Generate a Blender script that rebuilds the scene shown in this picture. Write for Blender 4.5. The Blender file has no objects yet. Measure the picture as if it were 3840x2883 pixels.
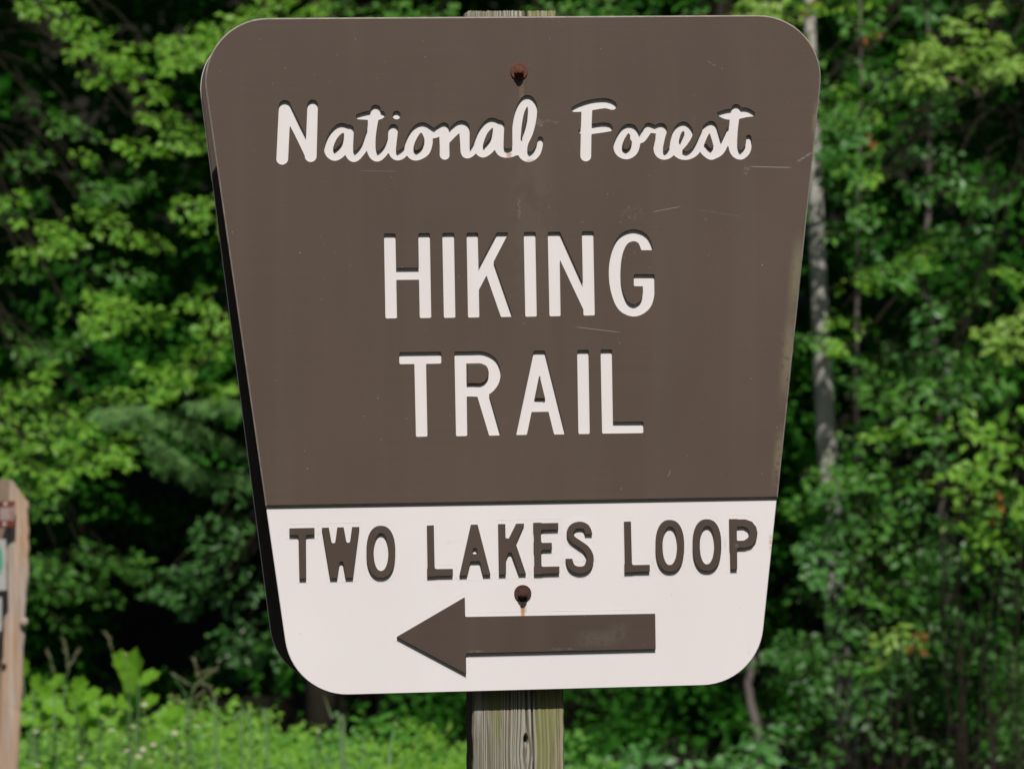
import bpy, math, random
import numpy as np
from mathutils import Vector, Matrix, Quaternion, geometry

# ------------------------------------------------------------------ camera, sky, sun
scene = bpy.context.scene
COL = scene.collection
rng = np.random.default_rng(7)
random.seed(7)

F_PX = 11870.0                       # focal length in pixels of a 3840 px wide frame
W_PX, H_PX = 3840.0, 2883.0
CAM = np.array([-0.24, -2.90, 1.50])
YAW, ROLL = math.radians(4.73), math.radians(0.62)
fwd = np.array([math.sin(YAW), math.cos(YAW), 0.0])
rgt0 = np.array([math.cos(YAW), -math.sin(YAW), 0.0])
up0 = np.array([0.0, 0.0, 1.0])
upv = up0 * math.cos(ROLL) + rgt0 * math.sin(ROLL)
rgt = rgt0 * math.cos(ROLL) - up0 * math.sin(ROLL)

cam_data = bpy.data.cameras.new('camera')
cam = bpy.data.objects.new('camera', cam_data)
COL.objects.link(cam)
M = Matrix(((rgt[0], upv[0], -fwd[0], CAM[0]), (rgt[1], upv[1], -fwd[1], CAM[1]),
            (rgt[2], upv[2], -fwd[2], CAM[2]), (0, 0, 0, 1)))
cam.matrix_world = M
cam_data.sensor_width = 36.0
cam_data.lens = 36.0 * F_PX / W_PX
cam_data.clip_start, cam_data.clip_end = 0.05, 500.0
cam_data.dof.use_dof = True
cam_data.dof.focus_distance = 2.91
cam_data.dof.aperture_fstop = 12.5
cam_data.dof.aperture_blades = 7
scene.camera = cam

SUN_EL, SUN_AZ = math.radians(49.0), math.radians(0.8)   # azimuth from -Y, negative = towards -X
SUN = np.array([math.sin(SUN_AZ) * math.cos(SUN_EL), -math.cos(SUN_AZ) * math.cos(SUN_EL), math.sin(SUN_EL)])
world = bpy.data.worlds.new('World'); scene.world = world; world.use_nodes = True
wn = world.node_tree
sky = wn.nodes.new('ShaderNodeTexSky'); sky.sky_type = 'NISHITA'; sky.sun_disc = False
sky.dust_density = 1.6; sky.ozone_density = 0.6; sky.sun_elevation = SUN_EL; sky.sun_rotation = math.radians(180.0) + SUN_AZ
bgn = wn.nodes['Background']; bgn.inputs['Strength'].default_value = 0.05
wn.links.new(sky.outputs['Color'], bgn.inputs['Color'])
sl = bpy.data.lights.new('sun', 'SUN'); sl.energy = 4.8; sl.angle = math.radians(0.53); sl.color = (1.0, 0.965, 0.925)
sun = bpy.data.objects.new('sun', sl); COL.objects.link(sun)
sun.rotation_mode = 'QUATERNION'
sun.rotation_quaternion = Vector(SUN).to_track_quat('Z', 'Y')
sun.location = (0, -4, 8)
vs = scene.view_settings
vs.view_transform = 'Standard'; vs.look = 'None'; vs.exposure = -0.19; vs.gamma = 1.0; vs.use_curve_mapping = False
scene.cycles.use_denoising = True
scene.cycles.max_bounces = 5
scene.cycles.diffuse_bounces = 3
scene.cycles.glossy_bounces = 2
scene.cycles.transmission_bounces = 3
scene.cycles.use_adaptive_sampling = True
scene.cycles.adaptive_threshold = 0.02
scene.cycles.transparent_max_bounces = 4

# ------------------------------------------------------------------ helpers
def ray(px, py):
    return fwd + rgt * ((px - W_PX / 2) / F_PX) - upv * ((py - H_PX / 2) / F_PX)

def at(px, py, D):
    """the point seen at a pixel of the photograph, D metres in front of the lens"""
    return CAM + ray(px, py) * D

def on_plane(px, py, y=0.0):
    """pixels -> (x, z) on the vertical plane of the sign"""
    px = np.asarray(px, float); py = np.asarray(py, float)
    a = (px - W_PX / 2) / F_PX; b = -(py - H_PX / 2) / F_PX
    dx = fwd[0] + rgt[0] * a + upv[0] * b
    dy = fwd[1] + rgt[1] * a + upv[1] * b
    dz = fwd[2] + rgt[2] * a + upv[2] * b
    t = (y - CAM[1]) / dy
    return np.stack([CAM[0] + dx * t, CAM[2] + dz * t], -1)

def tag(o, label=None, cat=None, group=None, kind=None):
    if label: o['label'] = label
    if cat: o['category'] = cat
    if group: o['group'] = group
    if kind: o['kind'] = kind
    return o

def empty(name, loc, label=None, cat=None, group=None):
    o = bpy.data.objects.new(name, None); COL.objects.link(o)
    o.location = tuple(loc); o.empty_display_size = 0.1
    return tag(o, label, cat, group)

def mesh_obj(name, verts, faces, mat, parent=None, smooth=False):
    """world-space verts; placed under its parent without moving"""
    me = bpy.data.meshes.new(name)
    v = np.asarray(verts, float)
    org = np.zeros(3)
    p = parent
    while p is not None:
        org = org + np.array(p.location); p = p.parent
    loc = v.mean(0) if parent is None else np.zeros(3)
    v = v - org - loc
    if isinstance(faces, np.ndarray):
        n, k = faces.shape
        me.vertices.add(len(v)); me.vertices.foreach_set('co', v.astype(np.float32).ravel())
        me.loops.add(n * k); me.loops.foreach_set('vertex_index', faces.astype(np.int32).ravel())
        me.polygons.add(n)
        me.polygons.foreach_set('loop_start', np.arange(0, n * k, k, dtype=np.int32))
        me.polygons.foreach_set('loop_total', np.full(n, k, dtype=np.int32))
        me.update(calc_edges=True)
    else:
        me.from_pydata([tuple(q) for q in v], [], faces); me.update()
    if smooth:
        me.polygons.foreach_set('use_smooth', np.ones(len(me.polygons), dtype=bool))
    if mat is not None: me.materials.append(mat)
    o = bpy.data.objects.new(name, me); COL.objects.link(o)
    o.location = tuple(loc)
    if parent is not None: o.parent = parent
    return o

class MB:
    def __init__(self): self.v = []; self.f = []; self.n = 0
    def add(self, v, f):
        self.v += [tuple(q) for q in v]; self.f += [tuple(i + self.n for i in q) for q in f]; self.n = len(self.v)
    def tube(self, pts, rad, sides=6, cap=True):
        pts = [np.asarray(p, float) for p in pts]; m = len(pts)
        vs_, fs = [], []
        ref = np.array([0.13, 0.9, 0.4])
        for i, p in enumerate(pts):
            t = pts[min(i + 1, m - 1)] - pts[max(i - 1, 0)]; t = t / (np.linalg.norm(t) + 1e-9)
            a = np.cross(t, ref); a /= np.linalg.norm(a) + 1e-9; b = np.cross(t, a)
            r = rad[i] if hasattr(rad, '__len__') else rad
            for k in range(sides):
                w = 2 * math.pi * k / sides
                vs_.append(p + (a * math.cos(w) + b * math.sin(w)) * r)
        for i in range(m - 1):
            for k in range(sides):
                k2 = (k + 1) % sides
                fs.append((i * sides + k, i * sides + k2, (i + 1) * sides + k2, (i + 1) * sides + k))
        if cap:
            fs.append(tuple(range(sides - 1, -1, -1))); fs.append(tuple((m - 1) * sides + k for k in range(sides)))
        self.add(vs_, fs)
    def box(self, c, half, R=None):
        c = np.asarray(c, float)
        vs_ = []
        for sx in (-1, 1):
            for sy in (-1, 1):
                for sz in (-1, 1):
                    q = np.array([sx * half[0], sy * half[1], sz * half[2]])
                    if R is not None: q = R @ q
                    vs_.append(c + q)
        self.add(vs_, [(0, 1, 3, 2), (4, 6, 7, 5), (0, 4, 5, 1), (2, 3, 7, 6), (0, 2, 6, 4), (1, 5, 7, 3)])
    def build(self, name, mat, parent=None, smooth=False):
        return mesh_obj(name, np.array(self.v), self.f, mat, parent, smooth)

# ------------------------------------------------------------------ materials
def new_mat(name):
    m = bpy.data.materials.new(name); m.use_nodes = True
    return m, m.node_tree.nodes, m.node_tree.links, m.node_tree.nodes['Principled BSDF']

class NG:
    """small node-writing helper"""
    def __init__(self, m): self.t = m.node_tree; self.n = self.t.nodes; self.l = self.t.links
    def put(self, sock, val):
        if isinstance(val, bpy.types.NodeSocket): self.l.new(val, sock)
        else: sock.default_value = val
    def math(self, op, a, b=0.0, c=0.0, clamp=False):
        nd = self.n.new('ShaderNodeMath'); nd.operation = op; nd.use_clamp = clamp
        self.put(nd.inputs[0], a); self.put(nd.inputs[1], b); self.put(nd.inputs[2], c)
        return nd.outputs[0]
    def coord(self, which='Object'):
        return self.n.new('ShaderNodeTexCoord').outputs[which]
    def mapping(self, vec, loc=(0, 0, 0), rot=(0, 0, 0), scale=(1, 1, 1), typ='POINT'):
        nd = self.n.new('ShaderNodeMapping'); nd.vector_type = typ
        self.l.new(vec, nd.inputs['Vector'])
        nd.inputs['Location'].default_value = loc; nd.inputs['Rotation'].default_value = rot; nd.inputs['Scale'].default_value = scale
        return nd.outputs[0]
    def noise(self, vec, scale=5.0, detail=3.0, rough=0.5, out='Fac'):
        nd = self.n.new('ShaderNodeTexNoise')
        if vec is not None: self.l.new(vec, nd.inputs['Vector'])
        nd.inputs['Scale'].default_value = scale; nd.inputs['Detail'].default_value = detail; nd.inputs['Roughness'].default_value = rough
        return nd.outputs[out]
    def ramp(self, fac, stops):
        nd = self.n.new('ShaderNodeValToRGB'); self.l.new(fac, nd.inputs[0])
        e = nd.color_ramp.elements
        while len(e) < len(stops): e.new(0.5)
        for k, (p, c) in enumerate(stops):
            e[k].position = p; e[k].color = c if len(c) == 4 else (*c, 1)
        return nd.outputs[0]
    def mix(self, fac, a, b, mode='MIX'):
        nd = self.n.new('ShaderNodeMix'); nd.data_type = 'RGBA'; nd.blend_type = mode
        self.put(nd.inputs[0], fac)
        for s, v in ((nd.inputs[6], a), (nd.inputs[7], b)):
            if isinstance(v, bpy.types.NodeSocket): self.l.new(v, s)
            else: s.default_value = v if len(v) == 4 else (*v, 1)
        return nd.outputs[2]
    def sep(self, vec):
        nd = self.n.new('ShaderNodeSeparateXYZ'); self.l.new(vec, nd.inputs[0]); return nd.outputs
    def bump(self, h, strength=0.3, dist=0.002):
        nd = self.n.new('ShaderNodeBump'); self.l.new(h, nd.inputs['Height'])
        nd.inputs['Strength'].default_value = strength; nd.inputs['Distance'].default_value = dist
        return nd.outputs[0]
    def smooth(self, x, a, b):
        nd = self.n.new('ShaderNodeMapRange'); nd.interpolation_type = 'SMOOTHSTEP'
        self.put(nd.inputs[0], x); nd.inputs[1].default_value = a; nd.inputs[2].default_value = b
        nd.inputs[3].default_value = 0.0; nd.inputs[4].default_value = 1.0
        return nd.outputs[0]

def leaf_mat(name, c1, c2, trans=0.3, rough=0.45, tcol=None, odd=None, spec=0.18):
    m, n, l, p = new_mat(name); g = NG(m)
    geo = n.new('ShaderNodeNewGeometry')
    r = geo.outputs['Random Per Island']
    stops = [(0.0, c1), (0.9, c2)]
    if odd: stops += [(0.985, c2), (1.0, odd)]
    col = g.ramp(r, stops)
    p.inputs['Roughness'].default_value = rough
    p.inputs['Specular IOR Level'].default_value = spec
    l.new(col, p.inputs['Base Color'])
    t = n.new('ShaderNodeBsdfTranslucent')
    tc = g.mix(1.0, col, tcol or (1.25, 1.3, 0.5, 1), 'MULTIPLY')
    l.new(tc, t.inputs['Color'])
    mx = n.new('ShaderNodeMixShader'); mx.inputs[0].default_value = trans
    l.new(p.outputs[0], mx.inputs[1]); l.new(t.outputs[0], mx.inputs[2])
    l.new(mx.outputs[0], n['Material Output'].inputs['Surface'])
    return m

def plain(name, col, rough=0.7, var=0.15, scale=20.0, bump=0.0, stretch=(1, 1, 1)):
    m, n, l, p = new_mat(name); g = NG(m)
    f = g.noise(g.mapping(g.coord(), scale=stretch), scale, 4.0, 0.6)
    lo = tuple(c * (1 - var) for c in col); hi = tuple(min(1, c * (1 + var)) for c in col)
    l.new(g.ramp(f, [(0.3, lo), (0.7, hi)]), p.inputs['Base Color'])
    p.inputs['Roughness'].default_value = rough; p.inputs['Specular IOR Level'].default_value = 0.12
    if bump: l.new(g.bump(f, bump, 0.004), p.inputs['Normal'])
    return m

MAT = {}
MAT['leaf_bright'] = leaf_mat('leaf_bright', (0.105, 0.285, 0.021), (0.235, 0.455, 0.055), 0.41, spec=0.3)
MAT['leaf_yellow'] = leaf_mat('leaf_yellow', (0.170, 0.320, 0.040), (0.285, 0.460, 0.085), 0.38, spec=0.3)
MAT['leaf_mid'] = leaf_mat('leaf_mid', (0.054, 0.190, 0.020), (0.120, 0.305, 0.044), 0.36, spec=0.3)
MAT['leaf_shaded'] = leaf_mat('leaf_shaded', (0.024, 0.100, 0.012), (0.064, 0.190, 0.030), 0.32, 0.45, spec=0.35)  # darker green, with the shade among bushes and sprays put into its colour
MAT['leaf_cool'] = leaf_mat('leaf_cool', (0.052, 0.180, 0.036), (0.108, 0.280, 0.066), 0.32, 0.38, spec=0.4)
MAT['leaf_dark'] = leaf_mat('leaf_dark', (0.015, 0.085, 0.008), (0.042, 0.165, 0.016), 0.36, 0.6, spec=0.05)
MAT['needle'] = leaf_mat('needle', (0.115, 0.270, 0.070), (0.200, 0.380, 0.120), 0.26, 0.5)
MAT['weed'] = leaf_mat('weed', (0.130, 0.315, 0.030), (0.240, 0.450, 0.062), 0.40, spec=0.25)
MAT['weed_big'] = leaf_mat('weed_big', (0.135, 0.330, 0.020), (0.245, 0.460, 0.045), 0.42, spec=0.25)
MAT['grass'] = leaf_mat('grass', (0.110, 0.215, 0.080), (0.210, 0.330, 0.150), 0.35)
MAT['straw'] = leaf_mat('straw', (0.17, 0.17, 0.09), (0.28, 0.27, 0.15), 0.3, tcol=(1, 0.95, 0.7, 1))
MAT['rust_leaf'] = leaf_mat('rust_leaf', (0.24, 0.07, 0.03), (0.30, 0.16, 0.04), 0.3, tcol=(1.1, 0.8, 0.5, 1))
MAT['petal'] = leaf_mat('petal', (0.48, 0.44, 0.34), (0.66, 0.62, 0.50), 0.3, tcol=(1, 1, 0.95, 1))
MAT['flower_eye'] = plain('flower_eye', (0.45, 0.36, 0.05), 0.8)
MAT['twig'] = plain('twig', (0.032, 0.026, 0.018), 0.9)
MAT['deadwood'] = plain('deadwood', (0.20, 0.165, 0.125), 0.85)
MAT['soil'] = plain('soil', (0.014, 0.013, 0.007), 0.95, 0.4, 3.0, 0.6)

def bark(name, c_dark, c_light, scale):
    m, n, l, p = new_mat(name); g = NG(m)
    co = g.coord()
    f = g.noise(g.mapping(co, scale=(1, 1, 0.6)), scale, 5.0, 0.65)
    f2 = g.noise(g.mapping(co, scale=(1, 1, 5.0)), scale * 0.35, 3.0, 0.6)
    c = g.mix(g.smooth(f2, 0.66, 0.76), g.ramp(f, [(0.25, c_dark), (0.75, c_light)]), tuple(x * 0.55 for x in c_dark))
    l.new(c, p.inputs['Base Color']); p.inputs['Roughness'].default_value = 0.9; p.inputs['Specular IOR Level'].default_value = 0.1
    l.new(g.bump(f, 0.5, 0.006), p.inputs['Normal'])
    return m
MAT['bark_pale'] = bark('bark_pale', (0.34, 0.32, 0.28), (0.50, 0.475, 0.42), 9)
MAT['bark_dark'] = bark('bark_dark', (0.022, 0.019, 0.014), (0.055, 0.046, 0.034), 18)
MAT['bark_mauve'] = bark('bark_mauve', (0.09, 0.076, 0.068), (0.20, 0.17, 0.155), 16)

# plastics of the sign -------------------------------------------------
def mark(g, co, c, half, ang, seed, dens=0.5, fine=900.0, soft=0.35):
    """a worn patch of its own shape: box round c = (x, z), broken up by noise -> mask"""
    v = g.mapping(co, loc=(c[0], 0, c[1]), rot=(0, ang, 0), scale=(half[0], 1.0, half[1]), typ='TEXTURE')
    s = g.sep(v)
    ax = g.math('ABSOLUTE', s[0]); az = g.math('ABSOLUTE', s[2])
    a = g.math('SUBTRACT', 1.0, g.smooth(ax, 1 - soft, 1.0)); b = g.math('SUBTRACT', 1.0, g.smooth(az, 1 - soft, 1.0))
    nz = g.noise(g.mapping(co, loc=(seed * 1.7, seed, 0), rot=(0, ang, 0), scale=(0.25, 1, 1.0)) if fine > 200 else g.mapping(co, loc=(seed * 1.7, seed, 0)), fine, 4.0, 0.7)
    k = g.smooth(nz, dens, dens + 0.12)
    return g.math('MULTIPLY', g.math('MULTIPLY', a, b), k)

def px_m(*p):
    q = on_plane([p[0]], [p[1]])[0] - on_plane([1953], [1335])[0]; return (float(q[0]), float(q[1]))
PXM = 2.92 / F_PX          # metres per photograph pixel on the sign

def brown_plastic(worn):
    m, n, l, p = new_mat('brown_plastic_worn' if worn else 'brown_plastic'); g = NG(m)
    co = g.coord('Object')
    big = g.noise(g.mapping(co, scale=(1.0, 1, 0.45)), 7.0, 3.0, 0.55)
    brushed = g.noise(g.mapping(co, scale=(2.0, 1, 240.0)), 3.0, 2.0, 0.5)
    base = g.ramp(big, [(0.3, (0.086, 0.0595, 0.0455) if worn else (0.068, 0.048, 0.037)), (0.72, (0.104, 0.073, 0.057) if worn else (0.080, 0.057, 0.045))])
    fade = g.noise(g.mapping(co, loc=(3, 0, 1), scale=(26.0, 1, 1.6)), 1.0, 3.0, 0.6)
    base = g.mix(g.math('MULTIPLY', g.smooth(fade, 0.45, 0.75), 0.10), base, (0.165, 0.135, 0.11, 1))
    base = g.mix(0.06, base, g.ramp(brushed, [(0.3, (0.075, 0.052, 0.04)), (0.7, (0.16, 0.12, 0.098))]))
    speck = g.noise(co, 420.0, 1.0, 0.4)
    base = g.mix(g.math('MULTIPLY', g.smooth(speck, 0.775, 0.80), 0.55), base, (0.42, 0.38, 0.33, 1))
    if worn:
        scuffs = [((2370, 798), (45, 30), 0.03, 3, 0.54, 0.55), ((2480, 790), (70, 25), -0.12, 4, 0.60, 0.45),
                  ((1947, 785), (6, 45), 0.0, 5, 0.48, 0.6), ((2057, 770), (5, 25), 0.0, 6, 0.5, 0.4), ((1482, 690), (10, 30), -0.15, 7, 0.54, 0.35),
                  ((2070, 75), (45, 22), 0.2, 8, 0.55, 0.5), ((2055, 455), (50, 6), 0.05, 9, 0.5, 0.6), ((2025, 462), (16, 12), 0.4, 10, 0.46, 0.6),
                  ((2242, 1236), (95, 1.6), 0.13, 11, 0.30, 0.7), ((2890, 627), (88, 2.2), 0.03, 12, 0.30, 0.7), ((2796, 640), (18, 14), -0.9, 13, 0.5, 0.5),
                  ((3020, 588), (42, 4), -0.55, 14, 0.42, 0.7), ((1420, 642), (75, 1.5), 0.02, 15, 0.34, 0.3), ((2500, 785), (60, 1.5), -0.18, 16, 0.3, 0.7),
                  ((2700, 800), (95, 1.8), 0.16, 17, 0.40, 0.2), ((2510, 1775), (14, 2), -1.1, 18, 0.3, 0.5), ((2670, 240), (22, 3), 0.55, 19, 0.42, 0.4)]
        for c, h, a, sd, dens, amt in scuffs:
            mk = mark(g, co, px_m(*c), (h[0] * PXM, h[1] * PXM), a, sd, dens)
            base = g.mix(g.math('MULTIPLY', mk, amt * 0.55), base, (0.44, 0.40, 0.35, 1))
        # algae film creeping in from one slanted edge
        for c, h, sd, dens in [((2993, 1030), (44, 190), 21, 0.38), ((2962, 1330), (44, 230), 22, 0.40), ((2925, 1720), (34, 150), 23, 0.42), ((3062, 450), (24, 90), 24, 0.42)]:
            v = mark(g, co, px_m(*c), (h[0] * PXM, h[1] * PXM), 0.104, sd, dens - 0.04, 150.0, 0.85)
            base = g.mix(g.math('MULTIPLY', v, 0.75), base, (0.190, 0.165, 0.100, 1))
        # faint run-off streaks below the upper bolt
        st = mark(g, co, px_m(1956, 350), (14 * PXM, 55 * PXM), -0.01, 31, 0.30, 260.0, 0.7)
        base = g.mix(g.math('MULTIPLY', st, 0.5), base, (0.20, 0.13, 0.085, 1))
        st = mark(g, co, px_m(1990, 800), (120 * PXM, 620 * PXM), 0.0, 32, 0.40, 30.0, 0.8)
        base = g.mix(g.math('MULTIPLY', st, 0.10), base, (0.19, 0.17, 0.14, 1))
    if not worn:
        for c, h, sd, dens, amt in [((2235, 2395), (105, 45), 51, 0.38, 0.16), ((2320, 2370), (60, 60), 52, 0.42, 0.12), ((1785, 2441), (38, 6), 53, 0.40, 0.45), ((2110, 2432), (70, 7), 54, 0.46, 0.4), ((2762, 2048), (9, 14), 55, 0.45, 0.5)]:
            base = g.mix(g.math('MULTIPLY', mark(g, co, px_m(*c), (h[0] * PXM, h[1] * PXM), 0.0, sd, dens, 190.0, 0.8), amt), base, (0.22, 0.20, 0.155, 1))
    l.new(base, p.inputs['Base Color'])
    p.inputs['Roughness'].default_value = 0.50
    p.inputs['Specular IOR Level'].default_value = 0.30
    l.new(g.bump(brushed, 0.035, 0.001), p.inputs['Normal'])
    return m

def white_plastic():
    m, n, l, p = new_mat('white_plastic'); g = NG(m)
    co = g.coord('Object')
    f = g.noise(g.mapping(co, scale=(1, 1, 0.6)), 9.0, 4.0, 0.55)
    base = g.ramp(f, [(0.3, (0.765, 0.712, 0.700)), (0.7, (0.80, 0.748, 0.738))])
    speck = g.noise(co, 300.0, 1.0, 0.4)
    base = g.mix(g.math('MULTIPLY', g.smooth(speck, 0.785, 0.81), 0.45), base, (0.42, 0.36, 0.30, 1))
    # rust run below the lower bolt, and on the script where rust dripped
    for c, h, sd, amt, dens in [((1962, 2295), (10, 46), 41, 0.85, 0.15), ((1964, 2280), (17, 26), 42, 0.5, 0.25), ((1910, 582), (14, 16), 43, 0.7, 0.35), ((1998, 602), (34, 6), 44, 0.5, 0.3),
                                ((1710, 2030), (45, 22), 45, 0.14, 0.5), ((2892, 2035), (9, 40), 46, 0.5, 0.4), ((2810, 2470), (8, 60), 47, 0.2, 0.45)]:
        v = mark(g, co, px_m(*c), (h[0] * PXM, h[1] * PXM), 0.0, sd, dens, 220.0, 0.7)
        base = g.mix(g.math('MULTIPLY', v, amt), base, (0.42, 0.22, 0.085, 1))
    l.new(base, p.inputs['Base Color'])
    p.inputs['Roughness'].default_value = 0.55
    p.inputs['Specular IOR Level'].default_value = 0.35
    return m
MAT['brown'] = brown_plastic(False)
MAT['brown_worn'] = brown_plastic(True)
MAT['white'] = white_plastic()
MAT['edge_highlight'] = plain('edge_highlight', (0.27, 0.235, 0.205), 0.5, 0.25, 120)  # lighter brown for the bevel: bright edge line painted as colour

def rust_mat(name, a, b):
    m, n, l, p = new_mat(name); g = NG(m)
    f = g.noise(g.coord(), 520.0, 5.0, 0.7)
    l.new(g.ramp(f, [(0.3, a), (0.72, b)]), p.inputs['Base Color'])
    p.inputs['Roughness'].default_value = 0.8; p.inputs['Metallic'].default_value = 0.15
    l.new(g.bump(f, 0.5, 0.0006), p.inputs['Normal'])
    return m
MAT['rust'] = rust_mat('rust', (0.075, 0.024, 0.012), (0.19, 0.062, 0.030))
MAT['rust_dark'] = rust_mat('rust_dark', (0.040, 0.017, 0.012), (0.095, 0.036, 0.022))

def post_wood():
    m, n, l, p = new_mat('weathered_post'); g = NG(m)
    at_ = n.new('ShaderNodeAttribute'); at_.attribute_name = 'grain'
    gr = at_.outputs['Fac']
    co = g.coord()
    big = g.noise(g.mapping(co, scale=(1, 1, 0.25)), 22.0, 4.0, 0.6)
    fib = g.noise(g.mapping(co, scale=(1, 1, 0.035)), 900.0, 3.0, 0.6)
    late = g.ramp(fib, [(0.3, (0.30, 0.29, 0.235)), (0.7, (0.43, 0.43, 0.36))])
    early = g.ramp(fib, [(0.3, (0.115, 0.088, 0.062)), (0.7, (0.20, 0.16, 0.115))])
    base = g.mix(g.smooth(gr, 0.25, 0.62), early, late)
    sx = g.sep(co)
    # algae in two broad vertical bands
    b1 = g.math('MULTIPLY', g.smooth(sx[0], 0.012, 0.020), g.smooth(big, 0.26, 0.50))
    b2 = g.math('MULTIPLY', g.math('SUBTRACT', 1.0, g.smooth(g.math('ABSOLUTE', g.math('ADD', sx[0], 0.025)), 0.006, 0.014)), g.smooth(big, 0.46, 0.62))
    alg = g.math('MAXIMUM', b1, b2)
    base = g.mix(g.math('MULTIPLY', alg, 0.72), base, (0.215, 0.225, 0.070, 1))
    tan = g.math('MULTIPLY', g.smooth(sx[0], 0.026, 0.036), g.smooth(fib, 0.45, 0.62))
    base = g.mix(g.math('MULTIPLY', tan, 0.5), base, (0.34, 0.25, 0.155, 1))
    l.new(base, p.inputs['Base Color']); p.inputs['Roughness'].default_value = 0.9; p.inputs['Specular IOR Level'].default_value = 0.12
    l.new(g.bump(fib, 0.45, 0.0012), p.inputs['Normal'])
    return m
MAT['post'] = post_wood()

def tan_wood():
    m, n, l, p = new_mat('tan_wood'); g = NG(m)
    co = g.coord()
    f = g.noise(g.mapping(co, scale=(1, 1, 0.05)), 110.0, 4.0, 0.65)
    b = g.noise(g.mapping(co, scale=(1.6, 1.6, 0.22)), 22.0, 3.0, 0.55)
    base = g.mix(g.smooth(b, 0.38, 0.6), g.ramp(f, [(0.3, (0.33, 0.20, 0.12)), (0.7, (0.55, 0.38, 0.26))]), g.ramp(f, [(0.3, (0.31, 0.24, 0.19)), (0.7, (0.52, 0.43, 0.35))]))
    l.new(base, p.inputs['Base Color']); p.inputs['Roughness'].default_value = 0.85
    l.new(g.bump(f, 0.4, 0.002), p.inputs['Normal'])
    return m
MAT['tan_wood'] = tan_wood()
MAT['plaque'] = plain('plaque', (0.16, 0.045, 0.03), 0.6, 0.15, 60)
MAT['plaque_mark'] = plain('plaque_mark', (0.62, 0.58, 0.55), 0.6, 0.05)
MAT['pale_board'] = plain('pale_board', (0.42, 0.42, 0.40), 0.7, 0.1, 30)
MAT['green_mark'] = plain('green_mark', (0.06, 0.36, 0.20), 0.6, 0.1)

# ------------------------------------------------------------------ outlines: signed distances on a pixel grid
class Grid:
    def __init__(self, x0, y0, x1, y1, h=2.0):
        self.x0, self.y0, self.h = x0, y0, h
        self.xs = np.arange(x0, x1 + h, h); self.ys = np.arange(y0, y1 + h, h)
        self.X, self.Y = np.meshgrid(self.xs, self.ys)
        self.d = np.full(self.X.shape, 1e3)
    def win(self, pts, pad):
        p = np.asarray(pts, float)
        i0 = max(0, int((p[:, 0].min() - pad - self.x0) / self.h)); i1 = min(len(self.xs), int((p[:, 0].max() + pad - self.x0) / self.h) + 2)
        j0 = max(0, int((p[:, 1].min() - pad - self.y0) / self.h)); j1 = min(len(self.ys), int((p[:, 1].max() + pad - self.y0) / self.h) + 2)
        return slice(j0, j1), slice(i0, i1)
    def stroke(self, pts, spline=True, sub=False):
        p = catmull(pts) if spline and len(pts) > 2 else np.asarray(pts, float)
        w = self.win(p, p[:, 2].max() + 30)
        X, Y = self.X[w], self.Y[w]; d = np.full(X.shape, 1e3)
        for a, b in zip(p[:-1], p[1:]):
            e = b[:2] - a[:2]; L = (e @ e) + 1e-9
            t = np.clip(((X - a[0]) * e[0] + (Y - a[1]) * e[1]) / L, 0, 1)
            d = np.minimum(d, np.hypot(X - a[0] - t * e[0], Y - a[1] - t * e[1]) - (a[2] + t * (b[2] - a[2])))
        self.put(w, d, sub)
    def poly(self, pts, r=0.0, sub=False, k=0.0):
        p = np.asarray(pts, float)
        if r > 0: p = inset(p, r)
        w = self.win(p, r + 30)
        X, Y = self.X[w], self.Y[w]; d = np.full(X.shape, 1e6); ins = np.zeros(X.shape, bool)
        for a, b in zip(p, np.roll(p, -1, 0)):
            e = b - a; L = (e @ e) + 1e-9
            t = np.clip(((X - a[0]) * e[0] + (Y - a[1]) * e[1]) / L, 0, 1)
            d = np.minimum(d, np.hypot(X - a[0] - t * e[0], Y - a[1] - t * e[1]))
            c = ((a[1] > Y) != (b[1] > Y)) & (X < (b[0] - a[0]) * (Y - a[1]) / (b[1] - a[1] + 1e-12) + a[0])
            ins ^= c
        self.put(w, np.where(ins, -d, d) - r, sub, k)
    def put(self, w, d, sub, k=0.0):
        if sub: self.d[w] = np.maximum(self.d[w], -d)
        elif k > 0:
            o = self.d[w]; hh = np.clip(0.5 + 0.5 * (o - d) / k, 0, 1)
            self.d[w] = o * (1 - hh) + d * hh - k * hh * (1 - hh)
        else: self.d[w] = np.minimum(self.d[w], d)
    def loops(self, level=0.0, tol=0.35):
        d = self.d - level; ny, nx = d.shape
        s = d < 0
        cells = np.argwhere((s[:-1, :-1] != s[1:, :-1]) | (s[:-1, :-1] != s[:-1, 1:]) | (s[:-1, :-1] != s[1:, 1:]) )
        nxt = {}
        def pt(e):
            (j, i), (j2, i2) = e
            a, b = d[j, i], d[j2, i2]; t = a / (a - b)
            return (self.x0 + self.h * (i + t * (i2 - i)), self.y0 + self.h * (j + t * (j2 - j)))
        for j, i in cells:
            c = [(j, i), (j, i + 1), (j + 1, i + 1), (j + 1, i)]
            ins = [s[q] for q in c]
            ent, ext = [], []
            for k in range(4):
                a, b = c[k], c[(k + 1) % 4]
                if ins[k] != ins[(k + 1) % 4]:
                    e = (a, b) if a < b else (b, a)
                    (ext if ins[k] else ent).append((k, e))
            for ko, eo in ext:            # leaving the inside -> next entry round the cell
                best = min(ent, key=lambda q: (q[0] - ko) % 4) if len(ent) > 1 else ent[0]
                nxt[eo] = best[1]
        out, seen = [], set()
        for st in list(nxt):
            if st in seen: continue
            lp, e = [], st
            while e not in seen and e in nxt:
                seen.add(e); lp.append(pt(e)); e = nxt[e]
            if len(lp) > 8: out.append(simplify(np.array(lp), tol))
        return out

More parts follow.
